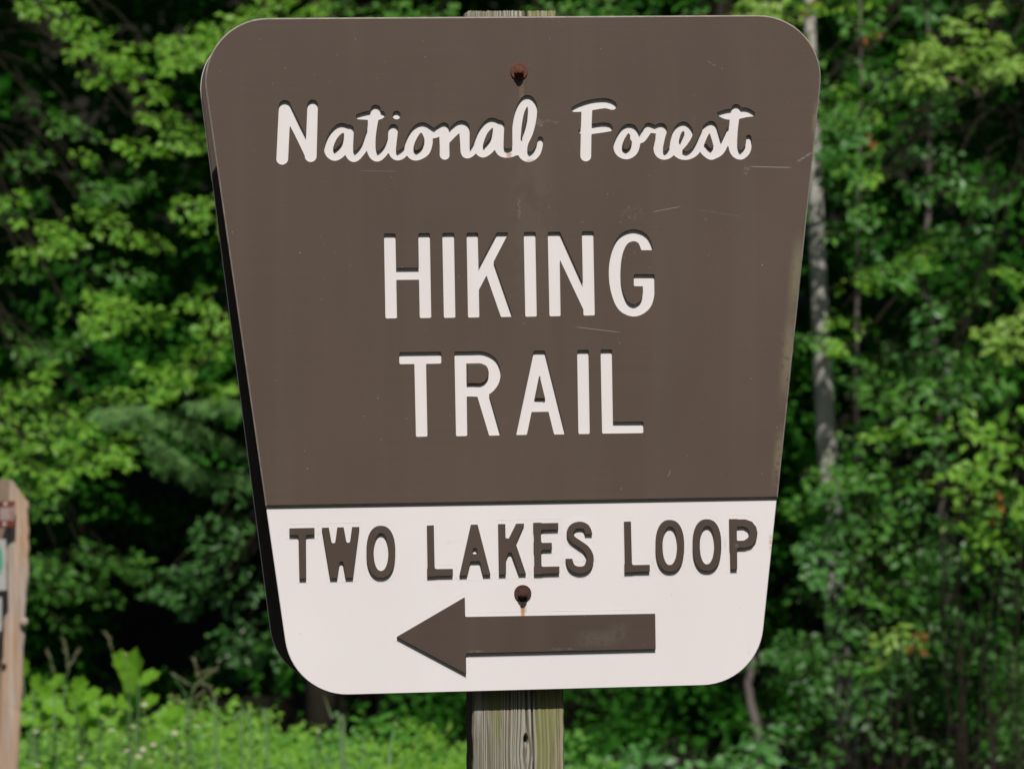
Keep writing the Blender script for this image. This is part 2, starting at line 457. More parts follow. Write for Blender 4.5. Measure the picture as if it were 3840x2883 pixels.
def catmull(pts, n=9):
    p = np.asarray(pts, float)
    q = np.vstack([2 * p[0] - p[1], p, 2 * p[-1] - p[-2]])
    if np.allclose(p[0], p[-1]): q[0] = p[-2]; q[-1] = p[1]
    out = []
    for i in range(1, len(q) - 2):
        for t in np.linspace(0, 1, n, endpoint=False):
            a, b, c, e = q[i - 1], q[i], q[i + 1], q[i + 2]
            out.append(0.5 * (2 * b + (c - a) * t + (2 * a - 5 * b + 4 * c - e) * t * t + (3 * b - a - 3 * c + e) * t ** 3))
    out.append(p[-1])
    return np.array(out)

def area(p):
    return 0.5 * np.sum(p[:, 0] * np.roll(p[:, 1], -1) - np.roll(p[:, 0], -1) * p[:, 1])

def inset(p, r):
    """move every edge of a polygon r inwards"""
    if area(p) < 0: p = p[::-1]
    out = []
    n = len(p)
    for i in range(n):
        a, b, c = p[i - 1], p[i], p[(i + 1) % n]
        e1 = (b - a) / np.linalg.norm(b - a); e2 = (c - b) / np.linalg.norm(c - b)
        n1 = np.array([-e1[1], e1[0]]); n2 = np.array([-e2[1], e2[0]])
        bi = n1 + n2; bi = bi / max(bi @ n1, 0.25)
        out.append(b + bi * r * (1.0 if True else 0) / 1.0)
    return np.array(out)

def simplify(p, tol):
    keep = np.zeros(len(p), bool); keep[0] = True
    far = int(np.argmax(np.hypot(*(p - p[0]).T))); keep[far] = True
    st = [(0, far), (far, len(p))]
    q = np.vstack([p, p[:1]])
    while st:
        a, b = st.pop()
        if b - a < 2: continue
        e = q[b] - q[a]; L = np.hypot(*e) + 1e-9
        dd = np.abs((q[a + 1:b, 0] - q[a][0]) * e[1] - (q[a + 1:b, 1] - q[a][1]) * e[0]) / L
        k = int(np.argmax(dd))
        if dd[k] > tol: keep[a + 1 + k] = True; st += [(a, a + 1 + k), (a + 1 + k, b)]
    return p[keep]

def inside(loops, c):
    r = np.zeros(len(c), bool)
    for p in loops:
        for a, b in zip(p, np.roll(p, -1, 0)):
            if a[1] == b[1]: continue
            r ^= ((a[1] > c[:, 1]) != (b[1] > c[:, 1])) & (c[:, 0] < (b[0] - a[0]) * (c[:, 1] - a[1]) / (b[1] - a[1]) + a[0])
    return r

def shrink(p, r, hole):
    """loop moved r into the material"""
    q = inset(p, -r if hole else r)
    return q if (area(p) > 0) == (area(q) > 0) else q[::-1]

def slab(name, loops, y0, y1, mat, parent, bevel=0.0, edge=None):
    """loops: list of (x, z) outlines, even-odd; a solid between the planes y0 (front) and y1"""
    depth = [sum(bool(inside([o], l[:1])[0]) for o in loops if o is not l) % 2 for l in loops]
    top = [l if dp == 1 or not bevel else shrink(l, bevel, False) for l, dp in zip(loops, depth)]
    top = [t if ok else l for t, l, ok in zip(top, loops, [area(t) * area(l) > 0 for t, l in zip(top, loops)])]
    def tri(lps):
        vs_, ed = [], []
        for l in lps:
            k = len(vs_); vs_ += [Vector((float(q[0]), float(q[1]))) for q in l]
            ed += [(k + i, k + (i + 1) % len(l)) for i in range(len(l))]
        r = geometry.delaunay_2d_cdt(vs_, ed, [], 0, 1e-7)
        tv = np.array([tuple(q) for q in r[0]]); tf = np.array([tuple(f) for f in r[2] if len(f) == 3])
        return tv, tf[inside(lps, tv[tf].mean(1))]
    mb = MB()
    tv, tf = tri(top)
    def orient(tf, tv, flip):
        out = []
        for f in tf:
            a, b, c = tv[f[0]], tv[f[1]], tv[f[2]]
            ccw = (b[0] - a[0]) * (c[1] - a[1]) - (b[1] - a[1]) * (c[0] - a[0]) > 0
            out.append(tuple(f) if ccw != flip else tuple(f[::-1]))
        return out
    mb.add([(q[0], y0, q[1]) for q in tv], orient(tf, tv, False))      # faces -Y
    bv, bf = (tv, tf) if not bevel else tri(loops)
    mb.add([(q[0], y1, q[1]) for q in bv], orient(bf, bv, True))
    nrim = (len(mb.f), len(mb.f) + len(loops[0]))
    for l, t, dp in zip(loops, top, depth):
        n = len(l); k = mb.n
        if (area(l) > 0) == (dp == 1): l, t = l[::-1], t[::-1]
        rings = [(t, y0)] + ([(l, y0 + bevel)] if bevel else []) + [(l, y1)]
        vs_ = [(q[0], y, q[1]) for r, y in rings for q in r]
        fs = []
        for a in range(len(rings) - 1):
            for i in range(n):
                j = (i + 1) % n
                fs.append((a * n + i, (a + 1) * n + i, (a + 1) * n + j, a * n + j))
        mb.add(vs_, fs)
    o = mb.build(name, mat, parent)
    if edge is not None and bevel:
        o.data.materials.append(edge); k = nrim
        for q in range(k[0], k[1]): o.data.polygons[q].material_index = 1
    return o

def to_plane(l): return on_plane(l[:, 0], l[:, 1])

# ------------------------------------------------------------------ the sign
T_CAP = 0.0036      # depth of the routed letters
T_BOARD = 0.0195
sign_c = on_plane([1953], [1335])[0]

corners_px = np.array([(733, 69.5), (3105, 55.5), (2844, 2566), (1099, 2612)], float)
def rounded(pts, r, n=14):
    p = np.asarray(pts, float); out = []
    m = len(p)
    for i in range(m):
        a, b, c = p[i - 1], p[i], p[(i + 1) % m]
        e1 = (a - b) / np.linalg.norm(a - b); e2 = (c - b) / np.linalg.norm(c - b)
        th = math.acos(np.clip(e1 @ e2, -1, 1)); tl = r / math.tan(th / 2)
        ctr = b + (e1 + e2) / np.linalg.norm(e1 + e2) * (r / math.sin(th / 2))
        s, e = b + e1 * tl - ctr, b + e2 * tl - ctr
        a0 = math.atan2(s[1], s[0]); a1 = math.atan2(e[1], e[0])
        da = (a1 - a0 + math.pi) % (2 * math.pi) - math.pi
        out += [ctr + r * np.array([math.cos(a0 + da * k / n), math.sin(a0 + da * k / n)]) for k in range(n + 1)]
    return np.array(out)
outline = to_plane(rounded(corners_px, 235))
if area(outline) < 0: outline = outline[::-1]

sign = empty('trail_sign', (sign_c[0], 0.0, sign_c[1]), 'brown and white routed trail sign with a left-pointing arrow, bolted to the weathered post', 'sign')

# lettering: strokes traced on the photograph (crop pixels -> photograph pixels)
def crop(pts, ox, oy, s):
    return [(ox + q[0] / s, oy + q[1] / s) + ((q[2] / s,) if len(q) > 2 else ()) for q in pts]
A_ = lambda *p: crop(p, 1000, 330, 2.011)
B_ = lambda *p: crop(p, 2050, 330, 2.011)
H_ = lambda *p: crop(p, 1350, 820, 1.8433)
T_ = lambda *p: crop(p, 1000, 1900, 2.212)
U_ = lambda *p: crop(p, 1950, 1900, 2.212)
V_ = lambda *p: crop(p, 1000, 1840, 1.106)

holes_px = []          # cut into the brown cap
engraved = []          # (name, loops) white floors of the cuts

def cut(name, g):
    lp = g.loops(); holes_px.extend(lp)
    engraved.append((name, g.loops(1.2)))

g = Grid(1020, 350, 1215, 630)
g.stroke(A_((136, 138, 45), (117, 534, 45)), False)
g.stroke(A_((140, 136, 42), (240, 330, 36), (333, 514, 40)))
g.stroke(A_((347, 129, 40), (340, 330, 41), (332, 514, 45)))
cut('letter', g)
g = Grid(1200, 350, 2050, 630)
g.stroke(A_((612, 312, 33), (556, 305, 37), (502, 358, 36), (469, 440, 34), (476, 490, 35), (515, 514, 36), (562, 486, 36), (603, 430, 34), (622, 345, 34)))
g.stroke(A_((622, 314, 36), (618, 400, 36), (619, 470, 37), (655, 520, 39), (700, 492, 33), (745, 430, 30), (785, 330, 34)))
g.stroke(A_((822, 166, 38), (802, 250, 38), (792, 340, 34), (786, 420, 36), (800, 490, 37), (834, 518, 38), (880, 488, 32), (920, 430, 28), (950, 350, 30)))
g.stroke(A_((694, 216, 22), (770, 208, 34), (840, 205, 36), (868, 202, 27)))
g.stroke(A_((955, 310, 37), (948, 400, 34), (946, 470, 31), (972, 510, 33), (1012, 505, 35), (1060, 460, 30), (1090, 400, 30)))
g.stroke(A_((1166, 296, 35), (1120, 330, 36), (1080, 410, 36), (1076, 470, 33), (1100, 508, 33), (1140, 515, 31), (1195, 480, 34), (1220, 420, 32), (1220, 370, 32), (1198, 312, 38), (1166, 296, 35)))
g.stroke(A_((1190, 304, 40), (1260, 342, 38), (1310, 312, 36), (1335, 300, 38)))
g.stroke(A_((1337, 300, 39), (1342, 420, 37), (1343, 504, 38)))
g.stroke(A_((1350, 400, 30), (1402, 335, 38), (1455, 290, 40), (1484, 296, 44), (1492, 330, 40), (1496, 420, 36), (1500, 480, 37), (1515, 498, 34), (1550, 480, 30), (1590, 420, 30)))
g.stroke(A_((1742, 275, 34), (1690, 265, 38), (1636, 320, 36), (1600, 410, 36), (1601, 462, 36), (1632, 490, 35), (1682, 456, 36), (1724, 390, 32), (1744, 310, 36)))
g.stroke(A_((1756, 280, 37), (1752, 370, 38), (1752, 440, 38), (1776, 484, 36), (1830, 492, 34), (1880, 470, 36)))
g.stroke(A_((1885, 480, 30), (1885, 380, 32), (1892, 260, 36), (1918, 150, 36), (1964, 92, 38), (2004, 135, 36), (2002, 230, 34), (1978, 330, 34), (1942, 410, 34), (1928, 470, 40), (1952, 512, 40), (1992, 520, 36), (2034, 488, 32), (2058, 435, 26), (2064, 388, 21)))
cut('script_lettering', g)
g = Grid(1460, 400, 1510, 460, 1.5)
g.stroke(A_((979, 204, 31), (979, 207, 31)), False)
cut('letter_dot', g)
g = Grid(2120, 340, 2345, 630)
g.stroke(B_((208, 160, 22), (262, 146, 34), (350, 126, 41), (440, 116, 38), (490, 130, 35), (504, 142, 22)))
g.stroke(B_((305, 150, 41), (300, 300, 41), (296, 512, 42)))
g.stroke(B_((258, 325, 20), (300, 318, 34), (400, 302, 38), (455, 298, 34), (476, 304, 24)))
cut('letter', g)
g = Grid(2290, 350, 2850, 630)
g.stroke(B_((600, 312, 34), (560, 366, 34), (537, 436, 33), (552, 486, 32), (604, 508, 31), (654, 478, 33), (676, 420, 32), (672, 362, 34), (642, 312, 36), (600, 312, 34)))
g.stroke(B_((668, 372, 38), (712, 380, 35), (748, 332, 36), (770, 300, 36)))
g.stroke(B_((768, 300, 36), (818, 312, 32), (868, 308, 40), (856, 380, 37), (843, 450, 37), (854, 492, 36), (890, 510, 32), (932, 490, 32), (962, 440, 30)))
g.stroke(B_((1002, 452, 28), (1044, 396, 33), (1074, 335, 31), (1036, 288, 33), (990, 318, 34), (966, 400, 34), (974, 460, 38), (1010, 502, 35), (1066, 510, 31), (1120, 478, 33), (1158, 418, 32), (1190, 345, 32), (1216, 300, 34)))
g.stroke(B_((1208, 304, 34), (1243, 284, 34), (1258, 318, 34), (1284, 400, 32), (1292, 455, 34), (1248, 508, 34), (1202, 486, 32), (1178, 456, 30)))
g.stroke(B_((1248, 508, 34), (1305, 474, 36), (1348, 405, 32), (1388, 320, 32)))
g.stroke(B_((1430, 160, 37), (1416, 250, 36), (1408, 350, 34), (1406, 430, 36), (1424, 486, 36), (1464, 507, 34), (1506, 476, 32), (1526, 425, 24), (1523, 374, 20)))
g.stroke(B_((1302, 196, 17), (1360, 200, 38), (1430, 195, 42), (1500, 186, 36), (1552, 196, 20)))
cut('script_lettering', g)

def block(x0, y0, x1, y1, polys=(), strokes=(), cuts=()):
    p = [q for pl in polys for q in H_(*pl)] + [q[:2] for s_ in strokes for q in H_(*s_)]
    a = np.array(p); gg = Grid(a[:, 0].min() - 40, a[:, 1].min() - 40, a[:, 0].max() + 40, a[:, 1].max() + 40, 1.5)
    for pl in polys: gg.poly(H_(*pl), 5.5)
    for s_ in strokes: gg.stroke(H_(*s_))
    for c in cuts: gg.poly(H_(*c), 0, True)
    cut('letter', gg)
block(0, 0, 0, 0, [[(166, 103), (246, 103), (257, 688), (176, 690)], [(403, 101), (484, 100), (494, 685), (413, 687)], [(200, 341), (450, 339), (450, 421), (200, 424)]])
block(0, 0, 0, 0, [[(569, 99), (651, 98), (661, 684), (580, 686)]])
block(0, 0, 0, 0, [[(737, 98), (816, 97), (827, 682), (747, 684)], [(945, 96), (1030, 95), (812, 510), (790, 390)], [(900, 300), (925, 292), (1058, 678), (975, 680), (860, 350)]])
block(0, 0, 0, 0, [[(1132, 93), (1214, 92), (1224, 676), (1143, 678)]])
block(0, 0, 0, 0, [[(1298, 92), (1380, 91), (1389, 673), (1310, 675)], [(1534, 88), (1615, 88), (1626, 668), (1545, 670)], [(1310, 98), (1383, 92), (1625, 636), (1622, 668), (1564, 669), (1340, 194)]])
block(0, 0, 0, 0, [[(1893, 384), (2036, 384), (2037, 467), (1893, 467)]],
      [[(1990, 255, 41), (1984, 205, 41), (1952, 138, 41), (1886, 115, 41), (1818, 148, 41), (1776, 240, 41), (1761, 375, 41), (1776, 500, 41), (1820, 600, 42), (1895, 634, 42), (1965, 600, 42), (1995, 530, 41), (1995, 425, 41)]],
      [[(1930, 219), (2060, 217), (2060, 372), (1930, 372)]])
block(0, 0, 0, 0, [[(271, 923), (563, 919), (563, 1001), (272, 1005)], [(375, 950), (457, 950), (468, 1505), (387, 1507)]])
block(0, 0, 0, 0, [[(653, 918), (735, 917), (743, 1501), (664, 1503)], [(800, 1190), (885, 1180), (975, 1497), (893, 1499)]],
      [[(695, 959, 41), (770, 958, 41), (845, 959, 41), (905, 990, 41), (931, 1050, 41), (925, 1115, 41), (890, 1165, 41), (840, 1187, 41), (770, 1187, 41), (700, 1188, 41)]])
block(0, 0, 0, 0, [[(1200, 912), (1277, 911), (1155, 1493), (1076, 1495)], [(1200, 912), (1278, 911), (1422, 1490), (1342, 1491)], [(1160, 1250), (1320, 1249), (1330, 1333), (1150, 1335)]])
block(0, 0, 0, 0, [[(1501, 907), (1581, 906), (1591, 1487), (1510, 1488)]])
block(0, 0, 0, 0, [[(1663, 905), (1743, 904), (1752, 1483), (1674, 1485)], [(1674, 1404), (1960, 1401), (1962, 1481), (1674, 1485)]])

# brown cap: upper part of the outline with every letter cut out
split_a, split_b = on_plane([1000], [1899])[0], on_plane([2921], [1866])[0]
def above(q): return (q[1] - split_a[1]) - (split_b[1] - split_a[1]) / (split_b[0] - split_a[0]) * (q[0] - split_a[0])
cap = []
for a, b in zip(outline, np.roll(outline, -1, 0)):
    fa, fb = above(a), above(b)
    if fa >= 0: cap.append(a)
    if (fa >= 0) != (fb >= 0): cap.append(a + (b - a) * fa / (fa - fb))
cap = np.array(cap)
slab('brown_face', [cap] + [to_plane(l) for l in holes_px], 0.0, T_CAP + 0.0002, MAT['brown_worn'], sign, 0.0014, MAT['edge_highlight'])
core_loop = inset(outline, 0.0002)
core = slab('white_core', [core_loop], T_CAP, T_BOARD - 0.004, MAT['white'], sign, 0.0006)
slab('brown_back', [outline], T_BOARD - 0.0041, T_BOARD, MAT['brown'], sign, 0.0)
for nm, lps in engraved:
    slab(nm, [to_plane(l) for l in lps], T_CAP - 0.0003, T_CAP + 0.0003, MAT['white'], sign)

# raised brown letters in the white field
def raised(name, g):
    if len(g.loops(15.0)) and name in ('letter', 'arrow'):
        o_, i_ = max(g.loops(16.4, 0.6), key=lambda l: abs(area(l))), max(g.loops(15.0, 0.6), key=lambda l: abs(area(l)))
        slab('cutter_trace', [to_plane(o_), to_plane(i_)], T_CAP - 0.00015, T_CAP + 0.0002, MAT['white'], sign)
    slab(name, [to_plane(l) for l in g.loops()], 0.0, T_CAP + 0.0002, MAT['brown'], sign, 0.00035)
def gridfor(pts, h=1.5):
    a = np.array(pts); return Grid(a[:, 0].min() - 30, a[:, 1].min() - 30, a[:, 0].max() + 30, a[:, 1].max() + 30, h)
def superell(x0, x1, y0, y1, n=2.35, k=72):
    t = np.linspace(0, 2 * math.pi, k, endpoint=False); c, s_ = np.cos(t), np.sin(t)
    return [((x0 + x1) / 2 + (x1 - x0) / 2 * math.copysign(abs(a) ** (2 / n), a), (y0 + y1) / 2 + (y1 - y0) / 2 * math.copysign(abs(b) ** (2 / n), b)) for a, b in zip(c, s_)]
T1 = T_((188, 178), (397, 174), (398, 233), (189, 236)); T2 = T_((264, 200), (325, 200), (329, 597), (272, 598))
g = gridfor(T1 + T2); g.poly(T1); g.poly(T2, 0, False, 9); raised('letter', g)
P = T_((458, 173), (770, 166), (716, 590), (528, 594)); g = gridfor(P); g.poly(P)
for n_ in (T_((551, 158, 37), (554, 285, 17)), T_((674, 156, 37), (677, 281, 17)), T_((621, 608, 38), (619, 470, 16))): g.stroke(n_, False, True)
raised('letter', g)
P = T_(*superell(828, 1068, 156, 590)); g = gridfor(P); g.poly(P); g.poly(T_(*superell(888, 1010, 216, 532, 2.2)), 0, True); raised('letter', g)
def ell(f, a, b):
    q1, q2 = f(*a), f(*b); gg = gridfor(q1 + q2); gg.poly(q1); gg.poly(q2, 0, False, 9); raised('letter', gg)
ell(T_, [(1330, 155), (1387, 152), (1395, 570), (1337, 575)], [(1337, 517), (1545, 514), (1545, 572), (1338, 576)])
P = T_((1695, 148), (1750, 146), (1858, 565), (1600, 572)); g = gridfor(P); g.poly(P)
g.poly(T_((1690, 453), (1768, 452), (1803, 590), (1657, 592)), 5.5, True); g.stroke(T_((1727, 358, 19), (1728, 372, 22)), False, True); raised('letter', g)
P = T_((1921, 143), (2138, 138), (2066, 302), (2153, 557), (1928, 564)); g = gridfor(P); g.poly(P)
g.poly(T_((1979, 90), (2096, 90), (2011, 262), (1982, 262)), 6, True); g.poly(T_((1986, 600), (2109, 600), (2030, 380), (2008, 380), (1986, 430)), 6, True); raised('letter', g)
P = U_((115, 136), (318, 133), (328, 552), (122, 557)); g = gridfor(P)
g.poly(U_((115, 136), (173, 135), (180, 556), (122, 557)))
for bx in ([(116, 136), (318, 133), (319, 189), (117, 195)], [(120, 300), (265, 297), (266, 356), (120, 360)], [(121, 498), (328, 494), (328, 552), (122, 557)]): g.poly(U_(*bx), 0, False, 8)
raised('letter', g)
S_ = U_((570, 250, 29), (568, 210, 29), (545, 166, 28), (497, 151, 29), (442, 168, 28), (417, 215, 28), (432, 262, 28), (485, 302, 29), (545, 345, 29), (579, 400, 29), (580, 455, 30), (555, 508, 29), (497, 526, 30), (436, 504, 29), (410, 450, 28), (409, 410, 28))
g = gridfor([q[:2] for q in S_]); g.stroke(S_); g.poly(U_((535, 229), (615, 229), (615, 290), (535, 290)), 0, True); g.poly(U_((365, 370), (442, 370), (442, 430), (365, 430)), 0, True); raised('letter', g)
ell(U_, [(865, 123), (921, 121), (931, 538), (873, 541)], [(873, 484), (1078, 480), (1078, 538), (873, 542)])
for o in ((1126, 1363, 108, 540, 1183, 1306, 162, 483), (1434, 1671, 102, 534, 1492, 1614, 157, 477)):
    P = U_(*superell(*o[:4])); g = gridfor(P); g.poly(P); g.poly(U_(*superell(*o[4:], 2.2)), 0, True); raised('letter', g)
P = U_((1740, 105), (1800, 104), (1803, 518), (1748, 520)); Q = [(1742, 105), (1872, 103), (1925, 122), (1960, 165), (1972, 220), (1958, 280), (1922, 325), (1868, 341), (1745, 343)]
g = gridfor(P + U_(*Q)); g.poly(P); g.poly(U_(*Q), 0, False, 7); g.poly(U_((1798, 162), (1858, 160), (1892, 180), (1907, 220), (1895, 258), (1862, 280), (1800, 282)), 5, True); raised('letter', g)
P = V_((539, 606), (822, 441), (826, 523), (1612, 509), (1614, 656), (830, 674), (828, 760)); g = gridfor(P, 2.0)
g.poly(V_((539, 606), (822, 441), (828, 760))); g.poly(V_((800, 523), (1612, 509), (1614, 656), (800, 675)), 0, False, 7)
raised('arrow', g)

# bolts ---------------------------------------------------------------
def lathe(prof, c, n=20, facets=None, wob=0.0):
    """prof: (radius, y) pairs from the plane outwards; axis along -Y"""
    vs_, fs = [], []
    n = facets or n
    for r, y in prof:
        for k in range(n):
            w = 2 * math.pi * k / n + 0.3
            rr = r * (1 + wob * math.sin(3 * w + y * 900))
            vs_.append((c[0] + rr * math.cos(w), c[1] - y, c[2] + rr * math.sin(w)))
    for i in range(len(prof) - 1):
        for k in range(n):
            j = (k + 1) % n; fs.append((i * n + k, i * n + j, (i + 1) * n + j, (i + 1) * n + k))
    fs.append(tuple((len(prof) - 1) * n + k for k in range(n)))
    mb = MB(); mb.add(vs_, fs); return mb
def bolt(px, py, y, mat, lab):
    q = on_plane([px], [py], y)[0]; c = (q[0], y, q[1])
    b = lathe([(0.0028, -0.002), (0.0028, 0.0092), (0.0023, 0.0101), (0.0012, 0.0103)], c, 12, None, 0.06).build('bolt', mat, sign)
    b['label'] = lab
    lathe([(0.0079, -0.0003), (0.0079, 0.0013), (0.0074, 0.0017), (0.0040, 0.0017)], c, 28, None, 0.012).build('washer', mat, b)
    lathe([(0.0047, 0.0016), (0.0047, 0.0066), (0.0043, 0.0074), (0.0030, 0.0075)], c, 6, 6).build('nut', mat, b)
bolt(1946, 269, 0.0, MAT['rust'], 'rusty orange-brown bolt through the brown face')
bolt(1960, 2224, T_CAP, MAT['rust_dark'], 'dark rusty bolt with a rust run below it')

# a second board on the rear of the post -------------------------------
y_rear = T_BOARD + 0.088
R_ = -math.radians(0.80)
def rear_xf(p):
    q = p - sign_c
    return np.stack([q[:, 0] * math.cos(R_) - q[:, 1] * math.sin(R_), q[:, 0] * math.sin(R_) + q[:, 1] * math.cos(R_)], -1) + sign_c + np.array([-0.0088, 0.0])
rear_loop = rear_xf(outline)
rear = empty('rear_sign_board', (sign_c[0], y_rear, sign_c[1]), 'second brown board bolted behind the post, a dark strip beside the trail sign', 'sign')
slab('brown_face', [rear_loop], y_rear, y_rear + 0.0041, MAT['brown'], rear, 0.0006)
slab('pale_core', [inset(rear_loop, -0.0007)], y_rear + 0.004, y_rear + 0.015, MAT['white'], rear, 0.0006)
slab('far_face', [rear_loop], y_rear + 0.0149, y_rear + 0.019, MAT['brown'], rear, 0.0)

# ------------------------------------------------------------------ sign post: weathered square timber
def vnoise(x, seed):
    x = np.asarray(x, float); r = np.random.default_rng(seed).random(4096)
    i = np.floor(x).astype(int); t = x - i; t = t * t * (3 - 2 * t)
    return r[i % 4096] * (1 - t) + r[(i + 1) % 4096] * t

def make_post():
    pw = 0.0855; y0, y1 = T_BOARD + 0.0004, T_BOARD + 0.0876
    pc_b = on_plane([1944], [2700], y0)[0]; pc_t = on_plane([1914], [41], y0)[0]
    zt = pc_t[1]
    lean = (pc_t[0] - pc_b[0]) / (pc_t[1] - pc_b[1])
    cx = lambda z: pc_b[0] + (z - pc_b[1]) * lean
    root = empty('sign_post', (cx(0), (y0 + y1) / 2, 0), 'weathered grey square timber post with green algae, carrying the brown trail sign', 'post')
    zs = np.concatenate([np.linspace(0.0, 1.02, 20), np.linspace(1.03, 1.28, 130), np.linspace(1.30, zt - 0.02, 16), np.linspace(zt - 0.016, zt, 6)])
    nx = 150
    us = np.linspace(-1, 1, nx)
    U, Z = np.meshgrid(us, zs)
    # annual rings run up the face; finer towards one side
    warp = 0.08 * np.sin(Z * 9 + 0.6) + 0.03 * np.sin(Z * 31)
    kx, kz = on_plane([1972], [2775], y0)[0]
    ku = (kx - cx(kz)) / (pw / 2)
    rk = np.hypot((U - ku) * 1.0, (Z - kz + 0.012) / 0.05)
    bend = 0.09 * np.tanh((U - ku) * 25) * np.exp(-rk * 1.9)
    Q = U - bend
    s = np.where(Q < 0.10, (Q + 1) * 15 - 16.0 * np.clip(-0.25 - Q, 0, 1) ** 1.5, 16.5 + (Q - 0.10) * 10)
    s = s + warp * 3 + vnoise(Q * 9 + 40, 3) * 1.1
    wave = 0.5 + 0.5 * np.sin(2 * math.pi * s)
    amp = 0.35 + 0.65 * vnoise(s * 0.9, 5)
    grain = wave ** 0.75 * amp + 0.18 * vnoise(U * 120 + 200, 8)
    relief = (grain - 0.6) * 0.0011
    # drying crack and an old nail hole
    cu = 0.325 + 0.02 * np.sin(Z * 14) + 0.012 * np.sin(Z * 47)
    top_w = np.clip((Z - 1.205) / 0.03, 0, 1)
    crack = np.exp(-((U - cu) / (0.014 + 0.010 * top_w)) ** 2) * (0.0035 + 0.007 * top_w)
    cu2 = ku + 0.012 * np.sin(Z * 60) + 0.004
    crack2 = np.exp(-((U - cu2) / 0.010) ** 2) * 0.0028 * np.clip(1 - np.abs(Z - kz) / 0.05, 0, 1) ** 0.4
    hole = 0.012 * np.exp(-(((U - ku) / 0.040) ** 2 + ((Z - kz) / 0.0042) ** 2) ** 1.5)
    edge = np.clip((np.abs(U) - 0.955) / 0.045, 0, 1) ** 2 * 0.0035
    ragged = (vnoise(Z * 90 + np.sign(U) * 37, 12) - 0.5) * 0.0012 * (np.abs(U) > 0.97)
    Yf = y0 + 0.0012 - relief + crack + crack2 + hole + edge
    Yf = np.maximum(Yf, y0)
    X = cx(Z) + U * pw / 2 + ragged
    # splintered top: uneven fibre ends, one corner broken away
    Zt = Z.copy()
    fib = (vnoise(us * 60 + 9, 21) - 0.5) * 0.0012
    corner = np.clip((-0.90 - us) / 0.10, 0, 1) * 0.0030
    Zt[-3:] += (fib - corner)[None, :] * np.array([0.3, 0.7, 1.0])[:, None]
    V = np.stack([X, Yf, Zt], -1).reshape(-1, 3); ny = len(zs)
    f = []
    idx = lambda j, i: j * nx + i
    J, I = np.meshgrid(np.arange(ny - 1), np.arange(nx - 1), indexing='ij')
    front = np.stack([J * nx + I, J * nx + I + 1, (J + 1) * nx + I + 1, (J + 1) * nx + I], -1).reshape(-1, 4)
    back = V.copy(); back[:, 1] = y1 - 0.0005 + 0 * back[:, 1]
    nV = len(V); verts = np.vstack([V, back])
    faces = [tuple(q) for q in front] + [(q[0] + nV, q[3] + nV, q[2] + nV, q[1] + nV) for q in front[:: 1]]
    # sides, top and bottom rims
    for j in range(ny - 1):
        a, b = idx(j, 0), idx(j + 1, 0); faces.append((a, b, b + nV, a + nV))
        a, b = idx(j, nx - 1), idx(j + 1, nx - 1); faces.append((a, a + nV, b + nV, b))
    for i in range(nx - 1):
        a, b = idx(ny - 1, i), idx(ny - 1, i + 1); faces.append((a, b, b + nV, a + nV))
        a, b = idx(0, i), idx(0, i + 1); faces.append((a, a + nV, b + nV, b))
    o = mesh_obj('timber', verts, faces, MAT['post'], root)
    at_ = o.data.attributes.new('grain', 'FLOAT', 'POINT')
    gv = np.concatenate([grain.ravel(), grain.ravel()]).astype(np.float32)
    at_.data.foreach_set('value', gv)
make_post()

# ------------------------------------------------------------------ ground
def ground():
    n = 90
    xs = np.concatenate([np.linspace(-120, -12, 10), np.linspace(-11, 13, 60), np.linspace(14, 120, 10)])
    ys = np.concatenate([np.linspace(-60, -4, 8), np.linspace(-3, 24, 60), np.linspace(26, 60, 12), np.linspace(70, 200, 8)])
    X, Y = np.meshgrid(xs, ys)
    Z = 0.05 * np.sin(X * 1.3) * np.cos(Y * 0.9) + 0.03 * np.sin(X * 3.1 + Y * 2.2)
    Z *= np.clip((np.abs(Y - 0.06) + np.abs(X)) / 1.2, 0, 1)
    Z += 0.55 * np.clip((Y - 15) / 3, 0, None)            # wooded slope behind
    V = np.stack([X, Y, Z], -1).reshape(-1, 3); nx = len(xs); ny = len(ys)
    J, I = np.meshgrid(np.arange(ny - 1), np.arange(nx - 1), indexing='ij')
    F = np.stack([J * nx + I, J * nx + I + 1, (J + 1) * nx + I + 1, (J + 1) * nx + I], -1).reshape(-1, 4)
    tag(mesh_obj('ground', V, F, MAT['soil'], None, True), kind='structure')
ground()

# ------------------------------------------------------------------ foliage
LEAF_V = np.array([(0, 0, 0), (0.42, 0.30, 0.07), (0.5, 0, -0.02), (0.42, -0.30, 0.07), (1.0, 0, -0.10)])
LEAF_F = np.array([(0, 3, 2), (0, 2, 1), (2, 3, 4), (2, 4, 1)])
BLADE_V = np.array([(0, 0.5, 0), (0, -0.5, 0), (0.5, -0.42, 0.03), (0.5, 0.42, 0.03), (1, 0, -0.06)])
BLADE_F = np.array([(0, 1, 2), (0, 2, 3), (3, 2, 4)])

def norm(a): return a / (np.linalg.norm(a, axis=-1, keepdims=True) + 1e-9)

